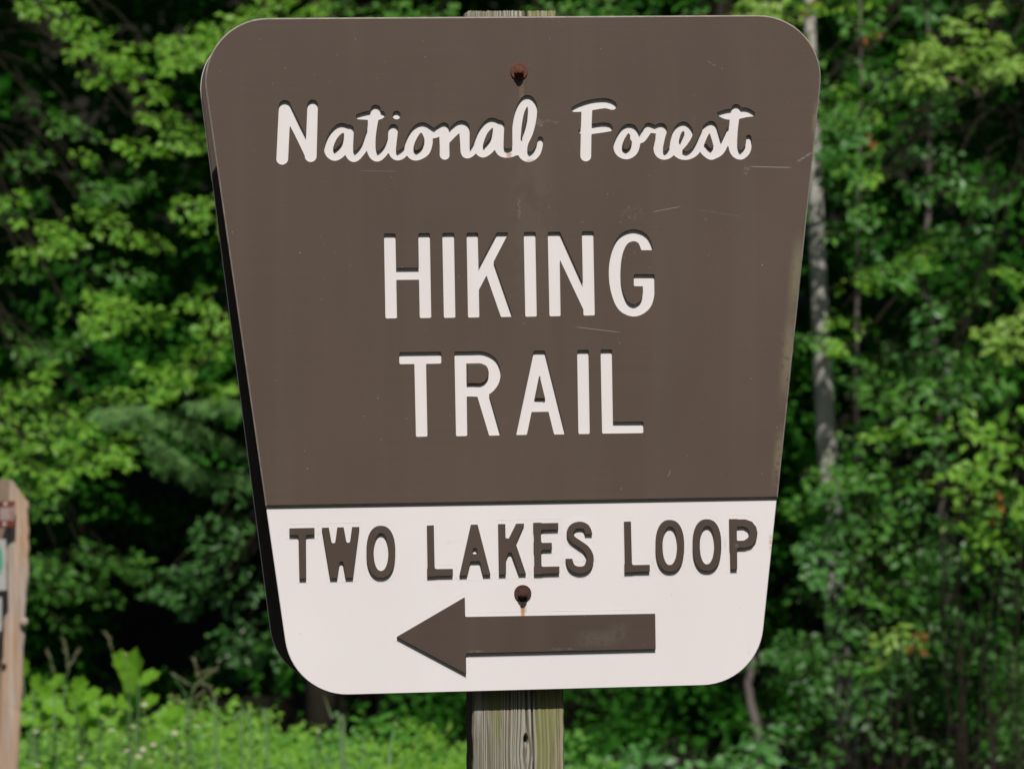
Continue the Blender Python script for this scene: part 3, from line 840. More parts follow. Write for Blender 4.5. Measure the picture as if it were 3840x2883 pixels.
class Leaves:
    def __init__(self): self.p = []; self.d = []; self.nn = []; self.s = []
    def add(self, p, d, n, s):
        self.p.append(p); self.d.append(d); self.nn.append(n); self.s.append(s)
    def count(self): return sum(len(q) for q in self.p)
    def build(self, name, mat, parent=None, shape=(LEAF_V, LEAF_F), width=1.0):
        p = np.concatenate(self.p); d = norm(np.concatenate(self.d)); n = np.concatenate(self.nn); s = np.concatenate(self.s)
        b = norm(np.cross(n, d)); n = np.cross(d, b)
        LV, LF = shape
        V = p[:, None] + s[:, None, None] * (LV[None, :, :1] * d[:, None] + LV[None, :, 1:2] * width * b[:, None] + LV[None, :, 2:] * n[:, None])
        F = LF[None] + (np.arange(len(p)) * len(LV))[:, None, None]
        return mesh_obj(name, V.reshape(-1, 3), F.reshape(-1, 3), mat, parent)

TOCAM = np.array([-fwd[0], -fwd[1], 0.0])

def spray(L, twigs, c, half, leaf, dens=1.0, tilt=0.55, droop=0.25, side=None, r=rng, up=None):
    """a flat leafy branch end centred on c, half metres long each way; returns where it starts"""
    sgn = side if side is not None else (1 if r.random() < 0.5 else -1)
    nrm = norm(np.array([r.normal(0, 0.22), 0, 1.0]) + TOCAM * (tilt + r.normal(0, 0.12)) + r.normal(0, 0.12, 3)) if up is None else norm(up)
    ax = np.array([sgn * 1.0, -0.45 + r.normal(0, 0.3), -droop + r.normal(0, 0.15)])
    ax = norm(ax - nrm * (ax @ nrm)); ay = np.cross(nrm, ax)
    start = c - ax * half; nt = max(5, int(9 * (half / 0.12) ** 0.5))
    main = [start + ax * half * 2 * t + nrm * (0.05 * half * math.sin(3 * t) - droop * half * 0.5 * t * t) for t in np.linspace(0, 1, 6)]
    if twigs is not None: twigs.tube(main, np.linspace(0.0024, 0.0008, 6), 4, False)
    for k in range(nt):
        t = (k + 0.5) / nt; t = t ** 0.85
        base = start + ax * half * 2 * t + nrm * (-droop * half * 0.5 * t * t)
        sg = 1 if k % 2 else -1
        ln = half * (0.95 * math.sin(math.pi * min(1, 0.18 + 0.82 * t)) ** 0.7 + 0.15) * r.uniform(0.55, 1.1)
        dr = norm(ax * r.uniform(0.5, 1.0) + ay * sg * r.uniform(0.5, 1.1) + nrm * r.normal(-0.05, 0.15))
        if twigs is not None: twigs.tube([base, base + dr * ln * 0.9 - nrm * 0.06 * ln], [0.0013, 0.0006], 3, False)
        m = max(2, int(dens * ln / leaf * 3.3))
        u = np.sort(r.random(m)) ** 0.8
        p = base + dr * (u * ln)[:, None] - nrm * (0.10 * ln * u * u)[:, None] + r.normal(0, leaf * 0.22, (m, 3))
        sd = np.where(r.random(m) < 0.5, 1, -1)[:, None]
        pd = np.cross(nrm, dr)
        d = dr * r.uniform(0.35, 1.0, (m, 1)) + pd * sd * r.uniform(0.3, 1.0, (m, 1)) + r.normal(0, 0.18, (m, 3)) - nrm * r.uniform(0.0, 0.35, (m, 1))
        n = nrm + r.normal(0, 0.36, (m, 3))
        L.add(p, d, n, leaf * r.uniform(0.6, 1.15, m))
    return start

def limb_pts(a, b, n=6, sag=0.1):
    a = np.asarray(a, float); b = np.asarray(b, float)
    t = np.linspace(0, 1, n)[:, None]
    w = np.array([0, 0, 1.0]) * (sag * np.linalg.norm(b - a))
    return a + (b - a) * t + w * np.sin(math.pi * t) + rng.normal(0, 0.012, (n, 3)) * np.sin(math.pi * t)

class Tree:
    def __init__(self, base, h, r0, label, mat, barkm, group=None, lean=(0, 0), bends=None, cat='tree', name='tree'):
        self.base = np.array([base[0], base[1], base[2]], float)
        self.root = empty(name, self.base, label, cat, group)
        self.h, self.mat = h, mat
        self.path = bends if bends is not None else [self.base + np.array([lean[0] * t + 0.05 * math.sin(5 * t + base[0]), lean[1] * t, h * t]) for t in np.linspace(0, 1, 10)]
        mb = MB(); m = len(self.path)
        mb.tube(self.path, [r0 * (1 - 0.72 * i / (m - 1)) for i in range(m)], 10)
        mb.build('trunk', barkm, self.root, True)
        self.bark = barkm
    def on_trunk(self, z):
        P = np.array(self.path); k = int(np.clip(np.searchsorted(P[:, 2], z), 1, len(P) - 1))
        t = np.clip((z - P[k - 1, 2]) / (P[k, 2] - P[k - 1, 2] + 1e-9), 0, 1)
        return P[k - 1] * (1 - t) + P[k] * t
    def branch(self, px, py, D, half_px, leaf=0.045, dens=1.0, mat=None, tilt=0.55, droop=0.25, side=None):
        c = at(px, py, D); half = half_px * D / F_PX
        tw = MB(); L = Leaves()
        if side is None: side = 1 if c[0] > self.base[0] else -1
        st = spray(L, tw, c, half, leaf, dens, tilt, droop, side)
        a = self.on_trunk(st[2] + rng.uniform(0.1, 0.45))
        tw.tube(limb_pts(a, st, 7, 0.10), np.linspace(0.0042, 0.0020, 7), 5, False)
        b = tw.build('branch', MAT['twig'], self.root)
        L.build('leaves', mat or self.mat, b)
    def crown(self, c, rad, n, leaf, mat=None, clumps=60, name='crown'):
        """leaf clumps through a rounded volume"""
        L = Leaves(); rad = np.asarray(rad, float)
        q = norm(rng.normal(0, 1, (clumps, 3))) * (rng.random((clumps, 1)) ** 0.45) * rad + np.asarray(c, float)
        per = max(4, n // clumps)
        for k in range(clumps):
            p = q[k] + rng.normal(0, 1, (per, 3)) * np.array([0.30, 0.30, 0.13])
            d = rng.normal(0, 1, (per, 3)) * np.array([1, 1, 0.4]); nn = np.array([0, -0.2, 1.0]) + rng.normal(0, 0.4, (per, 3))
            L.add(p, d, nn, leaf * rng.uniform(0.7, 1.3, per))
        o = L.build(name, mat or self.mat, self.root)
        tw = MB()
        for k in range(0, clumps, 2):
            a = self.on_trunk(max(self.base[2] + 0.8, q[k][2] - rng.uniform(0.3, 0.9)))
            tw.tube(limb_pts(a, q[k], 5, 0.06), np.linspace(0.016, 0.004, 5), 4, False)
        tw.build('limbs', self.bark, self.root)

def foot(px, D):
    p = at(px, 1441, D); return (p[0], p[1], max(0.0, 0.55 * max(0, (p[1] - 15) / 3)) - 0.06)

# maple at the edge of the wood: pale yellow-green sprays in full sun
t1 = Tree(foot(-250, 13.2), 9.0, 0.10, 'broadleaf tree with bright yellow-green sprays overhanging the dark gap behind the tan post', MAT['leaf_bright'], MAT['bark_dark'])
for a in [(120, 10, 90), (225, 55, 110), (270, 125, 80), (330, 170, 110), (410, 205, 150), (400, 265, 120), (300, 150, 60), (560, 165, 120), (690, 190, 120), (560, 320, 80), (550, 365, 60),
          (590, 445, 120), (650, 470, 130), (480, 540, 120), (700, 520, 80), (300, 580, 50), (160, 840, 120), (150, 925, 120), (240, 900, 80), (335, 800, 110), (440, 860, 100), (560, 890, 80),
          (30, 745, 70), (330, 1160, 140), (430, 1130, 170), (380, 1210, 110), (560, 1190, 90), (60, 1450, 140), (130, 1530, 150), (60, 1600, 140), (210, 1620, 150), (300, 1740, 170), (100, 1740, 160),
          (390, 1690, 110), (480, 1615, 70), (385, 1490, 90), (100, 1830, 60), (20, 1680, 120), (240, 1560, 110)]:
    t1.branch(a[0], a[1], rng.uniform(10.2, 11.3), a[2], 0.034, 1.49)
t2 = Tree(foot(1240, 12.8), 9.0, 0.09, 'broadleaf tree standing behind the trail sign with sunlit sprays reaching out past its left edge', MAT['leaf_bright'], MAT['bark_dark'])
for a in [(780, 150, 150), (860, 95, 120), (960, 40, 110), (700, 220, 110), (760, 760, 110), (790, 830, 90), (760, 1110, 90), (800, 1190, 80), (640, 1385, 140), (600, 1455, 130), (690, 1420, 110), (830, 1280, 130), (770, 1320, 90), (850, 1450, 90), (1050, 25, 100), (1180, 15, 120)]:
    t2.branch(a[0], a[1], rng.uniform(10.3, 11.3), a[2], 0.034, 1.49, side=-1)
# its duller, half shaded sprays lower down
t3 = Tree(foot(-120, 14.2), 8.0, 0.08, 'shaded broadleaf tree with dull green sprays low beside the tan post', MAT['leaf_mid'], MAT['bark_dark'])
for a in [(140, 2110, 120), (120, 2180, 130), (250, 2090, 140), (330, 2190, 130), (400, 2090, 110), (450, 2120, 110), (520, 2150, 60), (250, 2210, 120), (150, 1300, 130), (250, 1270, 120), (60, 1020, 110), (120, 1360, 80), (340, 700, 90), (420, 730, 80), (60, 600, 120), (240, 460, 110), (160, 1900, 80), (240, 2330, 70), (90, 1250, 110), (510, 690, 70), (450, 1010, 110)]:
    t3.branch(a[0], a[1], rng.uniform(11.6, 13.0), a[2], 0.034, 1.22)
t4 = Tree(foot(1330, 14.0), 8.0, 0.07, 'slender tree behind the trail sign with dim sprays hanging near its lower left corner', MAT['leaf_cool'], MAT['bark_dark'])
for a in [(700, 2160, 150), (800, 2120, 140), (760, 2250, 100), (740, 2170, 90), (880, 1960, 110), (780, 1960, 60), (900, 2380, 120), (980, 2410, 110), (820, 2420, 80), (600, 2230, 70), (850, 2050, 110), (930, 2200, 120), (900, 1800, 110), (560, 2150, 50)]:
    t4.branch(a[0], a[1], rng.uniform(11.6, 12.8), a[2], 0.034, 1.15, side=-1)

# drooping conifer bough
th = Tree(foot(1180, 11.9), 7.0, 0.07, 'drooping hemlock with grey-green feathery boughs beside the trail sign', MAT['needle'], MAT['bark_dark'])
def bough(tree, pts_px, D, width_px, n=150):
    P = np.array([at(p[0], p[1], D + 0.25 * k) for k, p in enumerate(pts_px)])
    Pc = catmull(P, 12)
    tw = MB(); L = Leaves()
    tw.tube(Pc, np.linspace(0.0016, 0.0075, len(Pc)), 5, False)
    a = tree.on_trunk(Pc[-1][2] + 0.25); tw.tube(limb_pts(a, Pc[-1], 6, 0.03), np.linspace(0.012, 0.0075, 6), 5, False)
    for k in range(n):
        u = (k + 0.5) / n; i = int(u * (len(Pc) - 1)); p = Pc[i]
        t = norm(Pc[max(0, i - 1)] - Pc[min(len(Pc) - 1, i + 1)])
        sd = 1 if k % 2 else -1
        w = width_px * D / F_PX * (0.30 + 0.9 * math.sin(math.pi * min(1, 0.12 + 0.8 * u))) * rng.uniform(0.6, 1.15)
        lat = norm(np.cross(t, np.array([0, 0, 1.0])))
        dr = norm(t * 0.65 + lat * sd * rng.uniform(0.1, 0.8) + np.array([0, 0, -1.0]) * rng.uniform(0.35, 1.1))
        tw.tube([p, p + dr * w], [0.0011, 0.0005], 3, False)
        m = max(8, int(w / 0.004))
        uu = rng.random(m); q = p + dr * (uu * w)[:, None]
        s2 = np.where(rng.random(m) < 0.5, 1, -1)[:, None]
        l2 = norm(np.cross(dr, TOCAM + np.array([0, 0, 0.6])))
        d = dr * rng.uniform(0.3, 0.8, (m, 1)) + l2 * s2 * rng.uniform(0.5, 1.0, (m, 1)) + rng.normal(0, 0.15, (m, 3))
        L.add(q, d, TOCAM * 0.6 + np.array([0, 0, 1.0]) + rng.normal(0, 0.25, (m, 3)), rng.uniform(0.013, 0.020, m))
    b = tw.build('bough', MAT['twig'], tree.root)
    L.build('needles', MAT['needle'], b, (BLADE_V, BLADE_F), 0.16)
bough(th, [(380, 1530), (520, 1518), (660, 1550), (800, 1620), (960, 1700)], 10.4, 120, 170)
bough(th, [(560, 1620), (640, 1680), (720, 1730), (860, 1770), (1000, 1760)], 10.5, 115, 140)
bough(th, [(720, 1510), (800, 1490), (890, 1500), (990, 1530)], 10.6, 95, 100)

# trees on the other side: trunks that show between the leaves
def trunk_px(pts, D): return [at(p[0], p[1], D) for p in pts]
p0 = foot(3175, 11.45)
pale = Tree(p0, 6, 0.046, 'straight pale grey trunked tree rising beside the slanted right edge of the trail sign', MAT['leaf_mid'], MAT['bark_pale'],
            bends=[np.array(p0)] + trunk_px([(3130, 2250), (3112, 1850), (3085, 1400), (3068, 1000), (3055, 600), (3040, 200), (3020, -600), (2990, -2500)], 11.45))
p0 = foot(3235, 12.3)
sap = Tree(p0, 5, 0.014, 'thin mottled sapling next to the straight pale grey trunk', MAT['leaf_mid'], MAT['bark_mauve'],
           bends=[np.array(p0)] + trunk_px([(3225, 2100), (3215, 1750), (3208, 1400), (3215, 1100), (3218, 800), (3230, 300), (3220, -500)], 12.3))
p0 = foot(3560, 12.7)
twist = Tree(p0, 5, 0.023, 'crooked mauve-brown trunk bending through the leaves of the yellow-green maple', MAT['leaf_mid'], MAT['bark_mauve'],
             bends=[np.array(p0)] + trunk_px([(3530, 1900), (3500, 1300), (3495, 1170), (3462, 1090), (3470, 1000), (3480, 800), (3490, 150), (3475, 60), (3480, -700)], 12.7))
p0 = foot(2800, 11.4)
vine = Tree(p0, 3, 0.020, 'thin curving bare stem below the lower right corner of the trail sign', MAT['leaf_cool'], MAT['bark_mauve'],
            bends=[np.array(p0)] + trunk_px([(2850, 2883), (2845, 2740), (2815, 2640), (2805, 2560), (2825, 2470), (2835, 2350), (2825, 2150), (2850, 1700), (2870, 600), (2885, -500), (2900, -2200)], 11.4))
p0 = foot(2440, 15.0)
topa = Tree(p0, 9, 0.035, 'pale trunk whose top stands clear above the top edge of the trail sign', MAT['leaf_mid'], MAT['bark_pale'],
            bends=[np.array(p0)] + trunk_px([(2470, 900), (2455, 60), (2445, -60), (2430, -900), (2420, -2500)], 15.0))
p0 = foot(1960, 16.0)
topb = Tree(p0, 9, 0.035, 'grey trunk standing directly behind the top of the sign post', MAT['leaf_mid'], MAT['bark_pale'],
            bends=[np.array(p0)] + trunk_px([(1955, 900), (1952, 40), (1948, -60), (1950, -900), (1940, -2500)], 16.0))
yel = Tree(foot(4150, 12.6), 8.0, 0.09, 'maple with pale yellow-green leaf clusters among darker trees', MAT['leaf_yellow'], MAT['bark_dark'])
for a in [(3610, 105, 60), (3480, 175, 80), (3530, 235, 120), (3600, 190, 110), (3690, 230, 120), (3740, 150, 100), (3790, 200, 100), (3660, 300, 50), (3440, 215, 60), (3830, 250, 90), (3720, 30, 70), (3770, 1240, 110), (3820, 1180, 90), (3800, 1310, 80)]:
    yel.branch(a[0], a[1], rng.uniform(10.3, 11.0), a[2], 0.040, 1.5)
up_r = Tree(foot(2750, 12.9), 8.0, 0.08, 'broadleaf tree with light green sprays over the top right corner of the trail sign', MAT['leaf_bright'], MAT['bark_dark'])
for a in [(2870, 25, 110), (2960, 60, 90), (3010, 140, 70), (3050, 20, 90), (3200, 15, 80), (2900, 5, 90)]:
    up_r.branch(a[0], a[1], rng.uniform(10.4, 11.2), a[2], 0.037, 1.4, mat=MAT['leaf_yellow'] if a[0] < 2970 else None)
for a in [(2230, 15, 120), (2050, 30, 80), (2330, 40, 90), (1480, 20, 120), (1650, 25, 110), (1300, 30, 90), (2620, 20, 80)]:
    up_r.branch(a[0], a[1], rng.uniform(11.6, 12.6), a[2], 0.036, 1.2, mat=MAT['leaf_mid'])
midr = Tree(foot(3950, 13.6), 8.0, 0.08, 'broadleaf tree with layered mid green sprays crossing in front of the thin sapling', MAT['leaf_mid'], MAT['bark_dark'])
for a in [(3330, 290, 120), (3430, 320, 110), (3490, 350, 110), (3160, 330, 80), (3180, 415, 130), (3260, 440, 100), (3100, 555, 80), (3200, 590, 80), (3260, 650, 90), (3180, 720, 90), (3120, 480, 80), (3300, 550, 60),
          (3450, 950, 170), (3560, 905, 150), (3330, 1000, 130), (3200, 1050, 110), (3650, 880, 120), (3300, 1360, 130), (3420, 1340, 160), (3560, 1370, 140), (3660, 1395, 110), (3330, 1450, 130), (3260, 1500, 90), (3460, 1440, 120), (3380, 1390, 140),
          (3250, 1620, 130), (3360, 1610, 130), (3450, 1590, 110), (3600, 1540, 110), (3200, 1200, 90), (3150, 1300, 70), (3780, 1020, 100), (3640, 1110, 90), (3600, 720, 90), (3750, 760, 80), (3400, 600, 80), (3160, 880, 80), (3040, 1260, 60)]:
    midr.branch(a[0], a[1], rng.uniform(10.6, 11.8), a[2], 0.037, 1.3, side=1 if rng.random() < 0.4 else -1, mat=MAT['leaf_bright'] if rng.random() < 0.30 else (MAT['leaf_cool'] if rng.random() < 0.3 else None))

for a in [(3100, 1790, 110), (3060, 1880, 110), (3150, 1940, 120), (3090, 2020, 110), (3130, 2120, 120), (3060, 2200, 100), (3150, 2290, 120), (3250, 1830, 100), (3260, 1960, 110), (3500, 1720, 100), (3420, 1850, 120), (3510, 1950, 110), (3350, 2050, 120), (3450, 2150, 120),
          (3560, 2080, 110), (3260, 2200, 110), (3360, 2300, 90), (3000, 2420, 90), (3110, 2380, 100), (3220, 2480, 110), (3500, 2300, 110), (3600, 2420, 110), (3480, 2480, 110), (3540, 1480, 90), (3520, 1230, 90), (3560, 660, 80), (3480, 700, 90), (3215, 90, 90), (3235, 220, 80), (3210, 370, 90), (3225, 500, 80), (3215, 640, 90), (3225, 780, 80), (3500, 40, 90), (3490, 430, 90), (3480, 560, 90), (3220, 1420, 60), (3500, 1150, 70), (3050, 215, 60), (3075, 320, 60), (3060, 420, 70), (3080, 520, 60), (3500, 1330, 70), (3230, 930, 60), (3115, 1850, 80), (3100, 1940, 90), (3130, 2030, 90), (3140, 2110, 80), (3120, 2180, 90), (3150, 2240, 80), (3165, 2340, 90), (3110, 1730, 60)]:
    midr.branch(a[0], a[1], rng.uniform(10.7, 11.1), a[2], 0.036, 1.3, side=1 if rng.random() < 0.5 else -1, mat=MAT['leaf_cool'] if rng.random() < 0.25 else (MAT['leaf_shaded'] if rng.random() < 0.65 else None))

# shrubs low down on that side
def shrub(label, px, D, spots, leaf, mat, dens=1.0, jitter=0.25, dim=None):
    b = at(px, 2883, D); root = empty('shrub', (b[0], b[1], 0.0), label, 'shrub', None)
    st = MB()
    L = Leaves()
    for a in spots:
        c = at(a[0], a[1], D + rng.uniform(-jitter, jitter)); half = a[2] * D / F_PX
        s0 = spray(L, st, c, half, leaf, dens, 0.7, 0.15)
        st.tube(limb_pts((b[0] + 0.55 * (s0[0] - b[0]) + rng.normal(0, 0.12), b[1] + rng.uniform(0.0, 0.25), -0.02), s0, 6, 0.0), np.linspace(0.0036, 0.0016, 6), 5, False)
    st.build('stems', MAT['twig'], root)
    L.build('leaves', mat, root)
    return root
def scatter(n, x0, x1, y0, y1, s0, s1): return [(rng.uniform(x0, x1), rng.uniform(y0, y1), rng.uniform(s0, s1)) for _ in range(n)]
shrub('shrub with glossy rounded bright green leaves below the pale yellow-green maple', 3800, 10.2,
      [(3650, 1620, 60), (3700, 1600, 70), (3760, 1650, 80), (3820, 1700, 80), (3610, 1750, 70), (3700, 1760, 80), (3780, 1800, 90), (3560, 1820, 60), (3680, 1870, 90), (3760, 1900, 90), (3620, 1950, 80), (3830, 1880, 70), (3720, 1990, 90), (3800, 2030, 90), (3650, 2050, 80), (3820, 1560, 60)], 0.052, MAT['leaf_bright'], 0.75)
shrub('shrub with small dull green leaves crowding under the glossy-leaved shrub', 3650, 10.9,
      scatter(30, 3450, 3840, 1980, 2883, 70, 130), 0.038, MAT['leaf_shaded'], 1.0)
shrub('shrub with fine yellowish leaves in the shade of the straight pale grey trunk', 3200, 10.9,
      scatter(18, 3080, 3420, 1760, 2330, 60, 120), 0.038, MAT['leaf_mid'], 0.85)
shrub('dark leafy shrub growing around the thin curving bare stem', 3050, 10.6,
      scatter(24, 2860, 3500, 2380, 2883, 70, 130), 0.040, MAT['leaf_shaded'], 0.9)
shrub('low bush with broad pale leaves just right of the sign post', 2700, 9.6,
      [(2790, 2810, 90), (2860, 2830, 100), (2760, 2850, 80), (2900, 2780, 70), (2480, 2800, 80), (2420, 2850, 90), (2540, 2850, 70), (2300, 2870, 60), (2360, 2830, 60), (2650, 2860, 80)], 0.050, MAT['leaf_cool'], 0.9)
r_ = shrub('shrub sprig with yellowing and rust-red leaves among dark bushes', 3360, 10.3,
      [(3290, 2390, 55), (3350, 2370, 60), (3400, 2400, 50), (3310, 2440, 50), (3420, 2360, 40)], 0.040, MAT['leaf_yellow'], 0.55, 0.1)
Lr = Leaves()
for q in [(3420, 2440), (3400, 2365), (3440, 2430), (3445, 2395)]:
    m = 4; Lr.add(at(q[0], q[1], 10.3) + rng.normal(0, 0.012, (m, 3)), rng.normal(0, 1, (m, 3)), TOCAM + rng.normal(0, 0.4, (m, 3)), rng.uniform(0.03, 0.045, m))
Lr.build('rusty_leaves', MAT['rust_leaf'], r_)
for q, D in (((3245, 138), 11.3), ((3255, 515), 11.6), ((3035, 45), 11.0), ((3752, 1905), 10.0)):
    Lr = Leaves(); m = 6
    Lr.add(at(q[0], q[1], D) + rng.normal(0, 0.014, (m, 3)), rng.normal(0, 1, (m, 3)), TOCAM + rng.normal(0, 0.4, (m, 3)), rng.uniform(0.03, 0.05, m))
    Lr.build('rusty_leaves', MAT['rust_leaf'], midr.root)
# bare dead twig
tw = MB()
for pts in ([(3680, 355), (3600, 385), (3540, 405), (3480, 430)], [(3600, 385), (3560, 380), (3520, 375)], [(3560, 400), (3530, 430), (3500, 445)], [(3540, 405), (3510, 400), (3480, 415)], [(3680, 355), (3685, 400), (3650, 425)]):
    tw.tube([at(p[0], p[1], 10.9 + 0.05 * i) for i, p in enumerate(pts)], np.linspace(0.0055, 0.0018, len(pts)), 5)
p_end = at(3680, 355, 10.9)
tw.tube(limb_pts(twist.on_trunk(p_end[2] + 0.2), p_end, 6, 0.02), np.linspace(0.010, 0.0055, 6), 5)
tw.build('dead_twig', MAT['deadwood'], twist.root)

# crowns above the frame: they shade the wood behind
for tr, c, rad, n in ((t1, (-2.9, 9.8, 6.3), (2.3, 2.2, 2.7), 9000), (t2, (-0.6, 9.9, 6.4), (2.2, 2.2, 2.7), 9000), (up_r, (1.7, 9.9, 6.4), (2.2, 2.2, 2.7), 9000), (yel, (4.0, 9.8, 6.3), (2.3, 2.2, 2.7), 9000),
                      (midr, (3.6, 12.4, 7.2), (3.0, 2.2, 3.2), 7000), (t3, (-2.2, 12.4, 7.2), (2.8, 2.4, 3.2), 7000), (t4, (0.6, 12.4, 7.2), (2.8, 2.4, 3.2), 7000),
                      (pale, (2.0, 10.8, 7.6), (2.6, 2.2, 2.6), 5000), (topb, (1.0, 14.0, 8.6), (3.0, 2.4, 3.0), 4000), (topa, (2.0, 13.6, 8.8), (2.5, 2.0, 2.6), 3000)):
    tr.crown(c, rad, n, 0.17, clumps=110)

# the unlit mass of leaves inside the wood
def wood_mass():
    L = Leaves()
    for D0, D1, n, s in ((11.8, 13.6, 420, 0.045), (13.6, 16.5, 520, 0.058), (16.5, 21.0, 420, 0.085)):
        for k in range(n):
            D = rng.uniform(D0, D1); px = rng.uniform(-900, 4700); py = rng.uniform(-500, 3000)
            if D < 16 and 120 < px < 1250 and 1830 < py < 2900 and rng.random() < 0.97: continue
            if D < 14 and px < 1100 and rng.random() < 0.35: continue
            if D < 16 and 1900 < px < 2850 and py > 2450 and rng.random() < 0.9: continue
            if D < 13.6 and px > 2700 and py > 1700 and rng.random() < 0.6: continue
            c = at(px, py, D)
            if c[2] < 0.05: continue
            spray(L, None, c, rng.uniform(0.12, 0.28) * (1 + (D - 12) * 0.06), s, 0.7, 0.5, 0.2)
    for k in range(230):
        D = rng.uniform(12.6, 16.0); xx = rng.uniform(-300, 4100); c = at(xx, rng.uniform(2380, 2800), D)
        if (100 < xx < 1500 and D < 15.2) or ((100 < xx < 1500 or 2050 < xx < 2850) and c[2] > 0.42): continue
        c[2] = max(0.06, c[2])
        spray(L, None, c, rng.uniform(0.12, 0.22), 0.05, 0.8, 0.5, 0.2)
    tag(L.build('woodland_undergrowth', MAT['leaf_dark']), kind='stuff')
    L = Leaves(); n = 34000
    p = np.stack([rng.uniform(-9, 13, n), rng.uniform(18, 27, n), rng.uniform(0.2, 13, n)], -1)
    p[:, 2] += np.clip((p[:, 1] - 15) / 3 * 0.55, 0, None)
    L.add(p, rng.normal(0, 1, (n, 3)), np.array([0, -0.3, 1.0]) + rng.normal(0, 0.5, (n, 3)), rng.uniform(0.22, 0.42, n))
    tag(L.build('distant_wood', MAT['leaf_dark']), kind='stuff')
    L = Leaves(); n = 15000
    p = np.stack([rng.uniform(-9, 13, n), rng.uniform(10.0, 22, n), rng.uniform(6.5, 12, n)], -1)
    L.add(p, rng.normal(0, 1, (n, 3)) * np.array([1, 1, 0.3]), np.array([0, 0, 1.0]) + rng.normal(0, 0.4, (n, 3)), rng.uniform(0.2, 0.38, n))
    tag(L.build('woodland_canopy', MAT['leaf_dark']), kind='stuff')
wood_mass()

# unseen leaf mass added behind the camera to cut the sky fill
def add_sky_screen():
    L = Leaves(); n = 7000
    x = rng.uniform(-34, 34, n); w = rng.random(n)
    p = np.stack([x, -15.5 - 6 * w - 0.004 * x * x * 0, rng.uniform(0.3, 12.5, n)], -1)
    L.add(p, rng.normal(0, 1, (n, 3)), np.array([0, 0.3, 1.0]) + rng.normal(0, 0.6, (n, 3)), rng.uniform(0.5, 1.0, n))
    tag(L.build('unseen_sky_screen', MAT['leaf_dark']), kind='stuff')
add_sky_screen()

# ------------------------------------------------------------------ verge: weeds, grasses, flowers
D_W = 8.2
def ground_cover():
    L = Leaves()
    n = 0
    for k in range(1600):
        D = rng.uniform(7.0, 9.4); px = rng.uniform(-500, 2350)
        top = 0.47 + 0.10 * vnoise(px / 130.0 + D * 2, 31) + (0.06 if px < 900 else 0.0) - 0.07 * max(0, (px - 1200) / 900.0)
        c = at(px, 1441, D); c[2] = top * rng.uniform(0.25, 1.0) ** 0.5
        if px > 1950 : c[2] *= 0.8
        spray(L, None, c, rng.uniform(0.04, 0.09), rng.uniform(0.020, 0.032), 0.75, 0.45, 0.1)
    tag(L.build('verge_greenery', MAT['weed']), kind='stuff')
    L = Leaves()
    for k in range(420):
        D = rng.uniform(7.0, 9.2); px = rng.uniform(-500, 2350)
        c = at(px, 1441, D); c[2] = (0.44 + 0.12 * vnoise(px / 90.0 + 7, 33) - 0.06 * max(0, (px - 1200) / 900.0)) * rng.uniform(0.55, 1.05)
        spray(L, None, c, rng.uniform(0.05, 0.10), rng.uniform(0.026, 0.044), 0.8, 0.4, 0.1)
    tag(L.build('verge_broadleaf_weeds', MAT['leaf_mid']), kind='stuff')
    L = Leaves(); n = 900
    D = rng.uniform(6.9, 8.4, n); px = rng.uniform(-300, 1500, n)
    p = CAM + (fwd + rgt0 * ((px - 1920) / F_PX)[:, None]) * D[:, None]; p[:, 2] = rng.uniform(0.22, 0.44, n)
    L.add(p, np.array([0, 0, 1.0]) + rng.normal(0, 0.35, (n, 3)), TOCAM + rng.normal(0, 0.5, (n, 3)), rng.uniform(0.10, 0.24, n))
    tag(L.build('verge_grass_tips', MAT['grass'], None, (BLADE_V, BLADE_F), 0.035), kind='stuff')
    L = Leaves(); n = 1500
    D = rng.uniform(6.8, 10.0, n); px = rng.uniform(-700, 2600, n)
    p = CAM + (fwd + rgt0 * ((px - 1920) / F_PX)[:, None]) * D[:, None]; p[:, 2] = 0.0
    L.add(p, np.array([0, 0, 1.0]) + rng.normal(0, 0.30, (n, 3)), TOCAM + rng.normal(0, 0.6, (n, 3)), rng.uniform(0.20, 0.46, n))
    tag(L.build('verge_grass', MAT['grass'], None, (BLADE_V, BLADE_F), 0.016), kind='stuff')
ground_cover()

def round_leaf(p, d, n, s, ragged=0.12, k=14):
    """a broad leaf with wavy, toothed edge and folded midrib"""
    d = norm(d); b = norm(np.cross(n, d)); n = np.cross(d, b)
    vs_ = [p, p + d * s * 0.55 - n * s * 0.05]
    for i in range(k):
        w = -math.pi * 0.93 + 2 * math.pi * 0.93 * i / (k - 1)
        r = s * 0.5 * (1 + ragged * (1 if i % 2 else -1) + rng.normal(0, 0.03)) * (1.05 - 0.1 * abs(math.sin(w)))
        q = p + d * (s * 0.5 + r * math.cos(w)) + b * r * math.sin(w) * 0.95 + n * (abs(math.sin(w)) * 0.12 * s + rng.normal(0, 0.012) * s)
        vs_.append(q)
    fs = [(1, 2 + i, 3 + i) for i in range(k - 1)] + [(1, 1 + k, 2)]
    mb = MB(); mb.add(vs_, fs); return mb

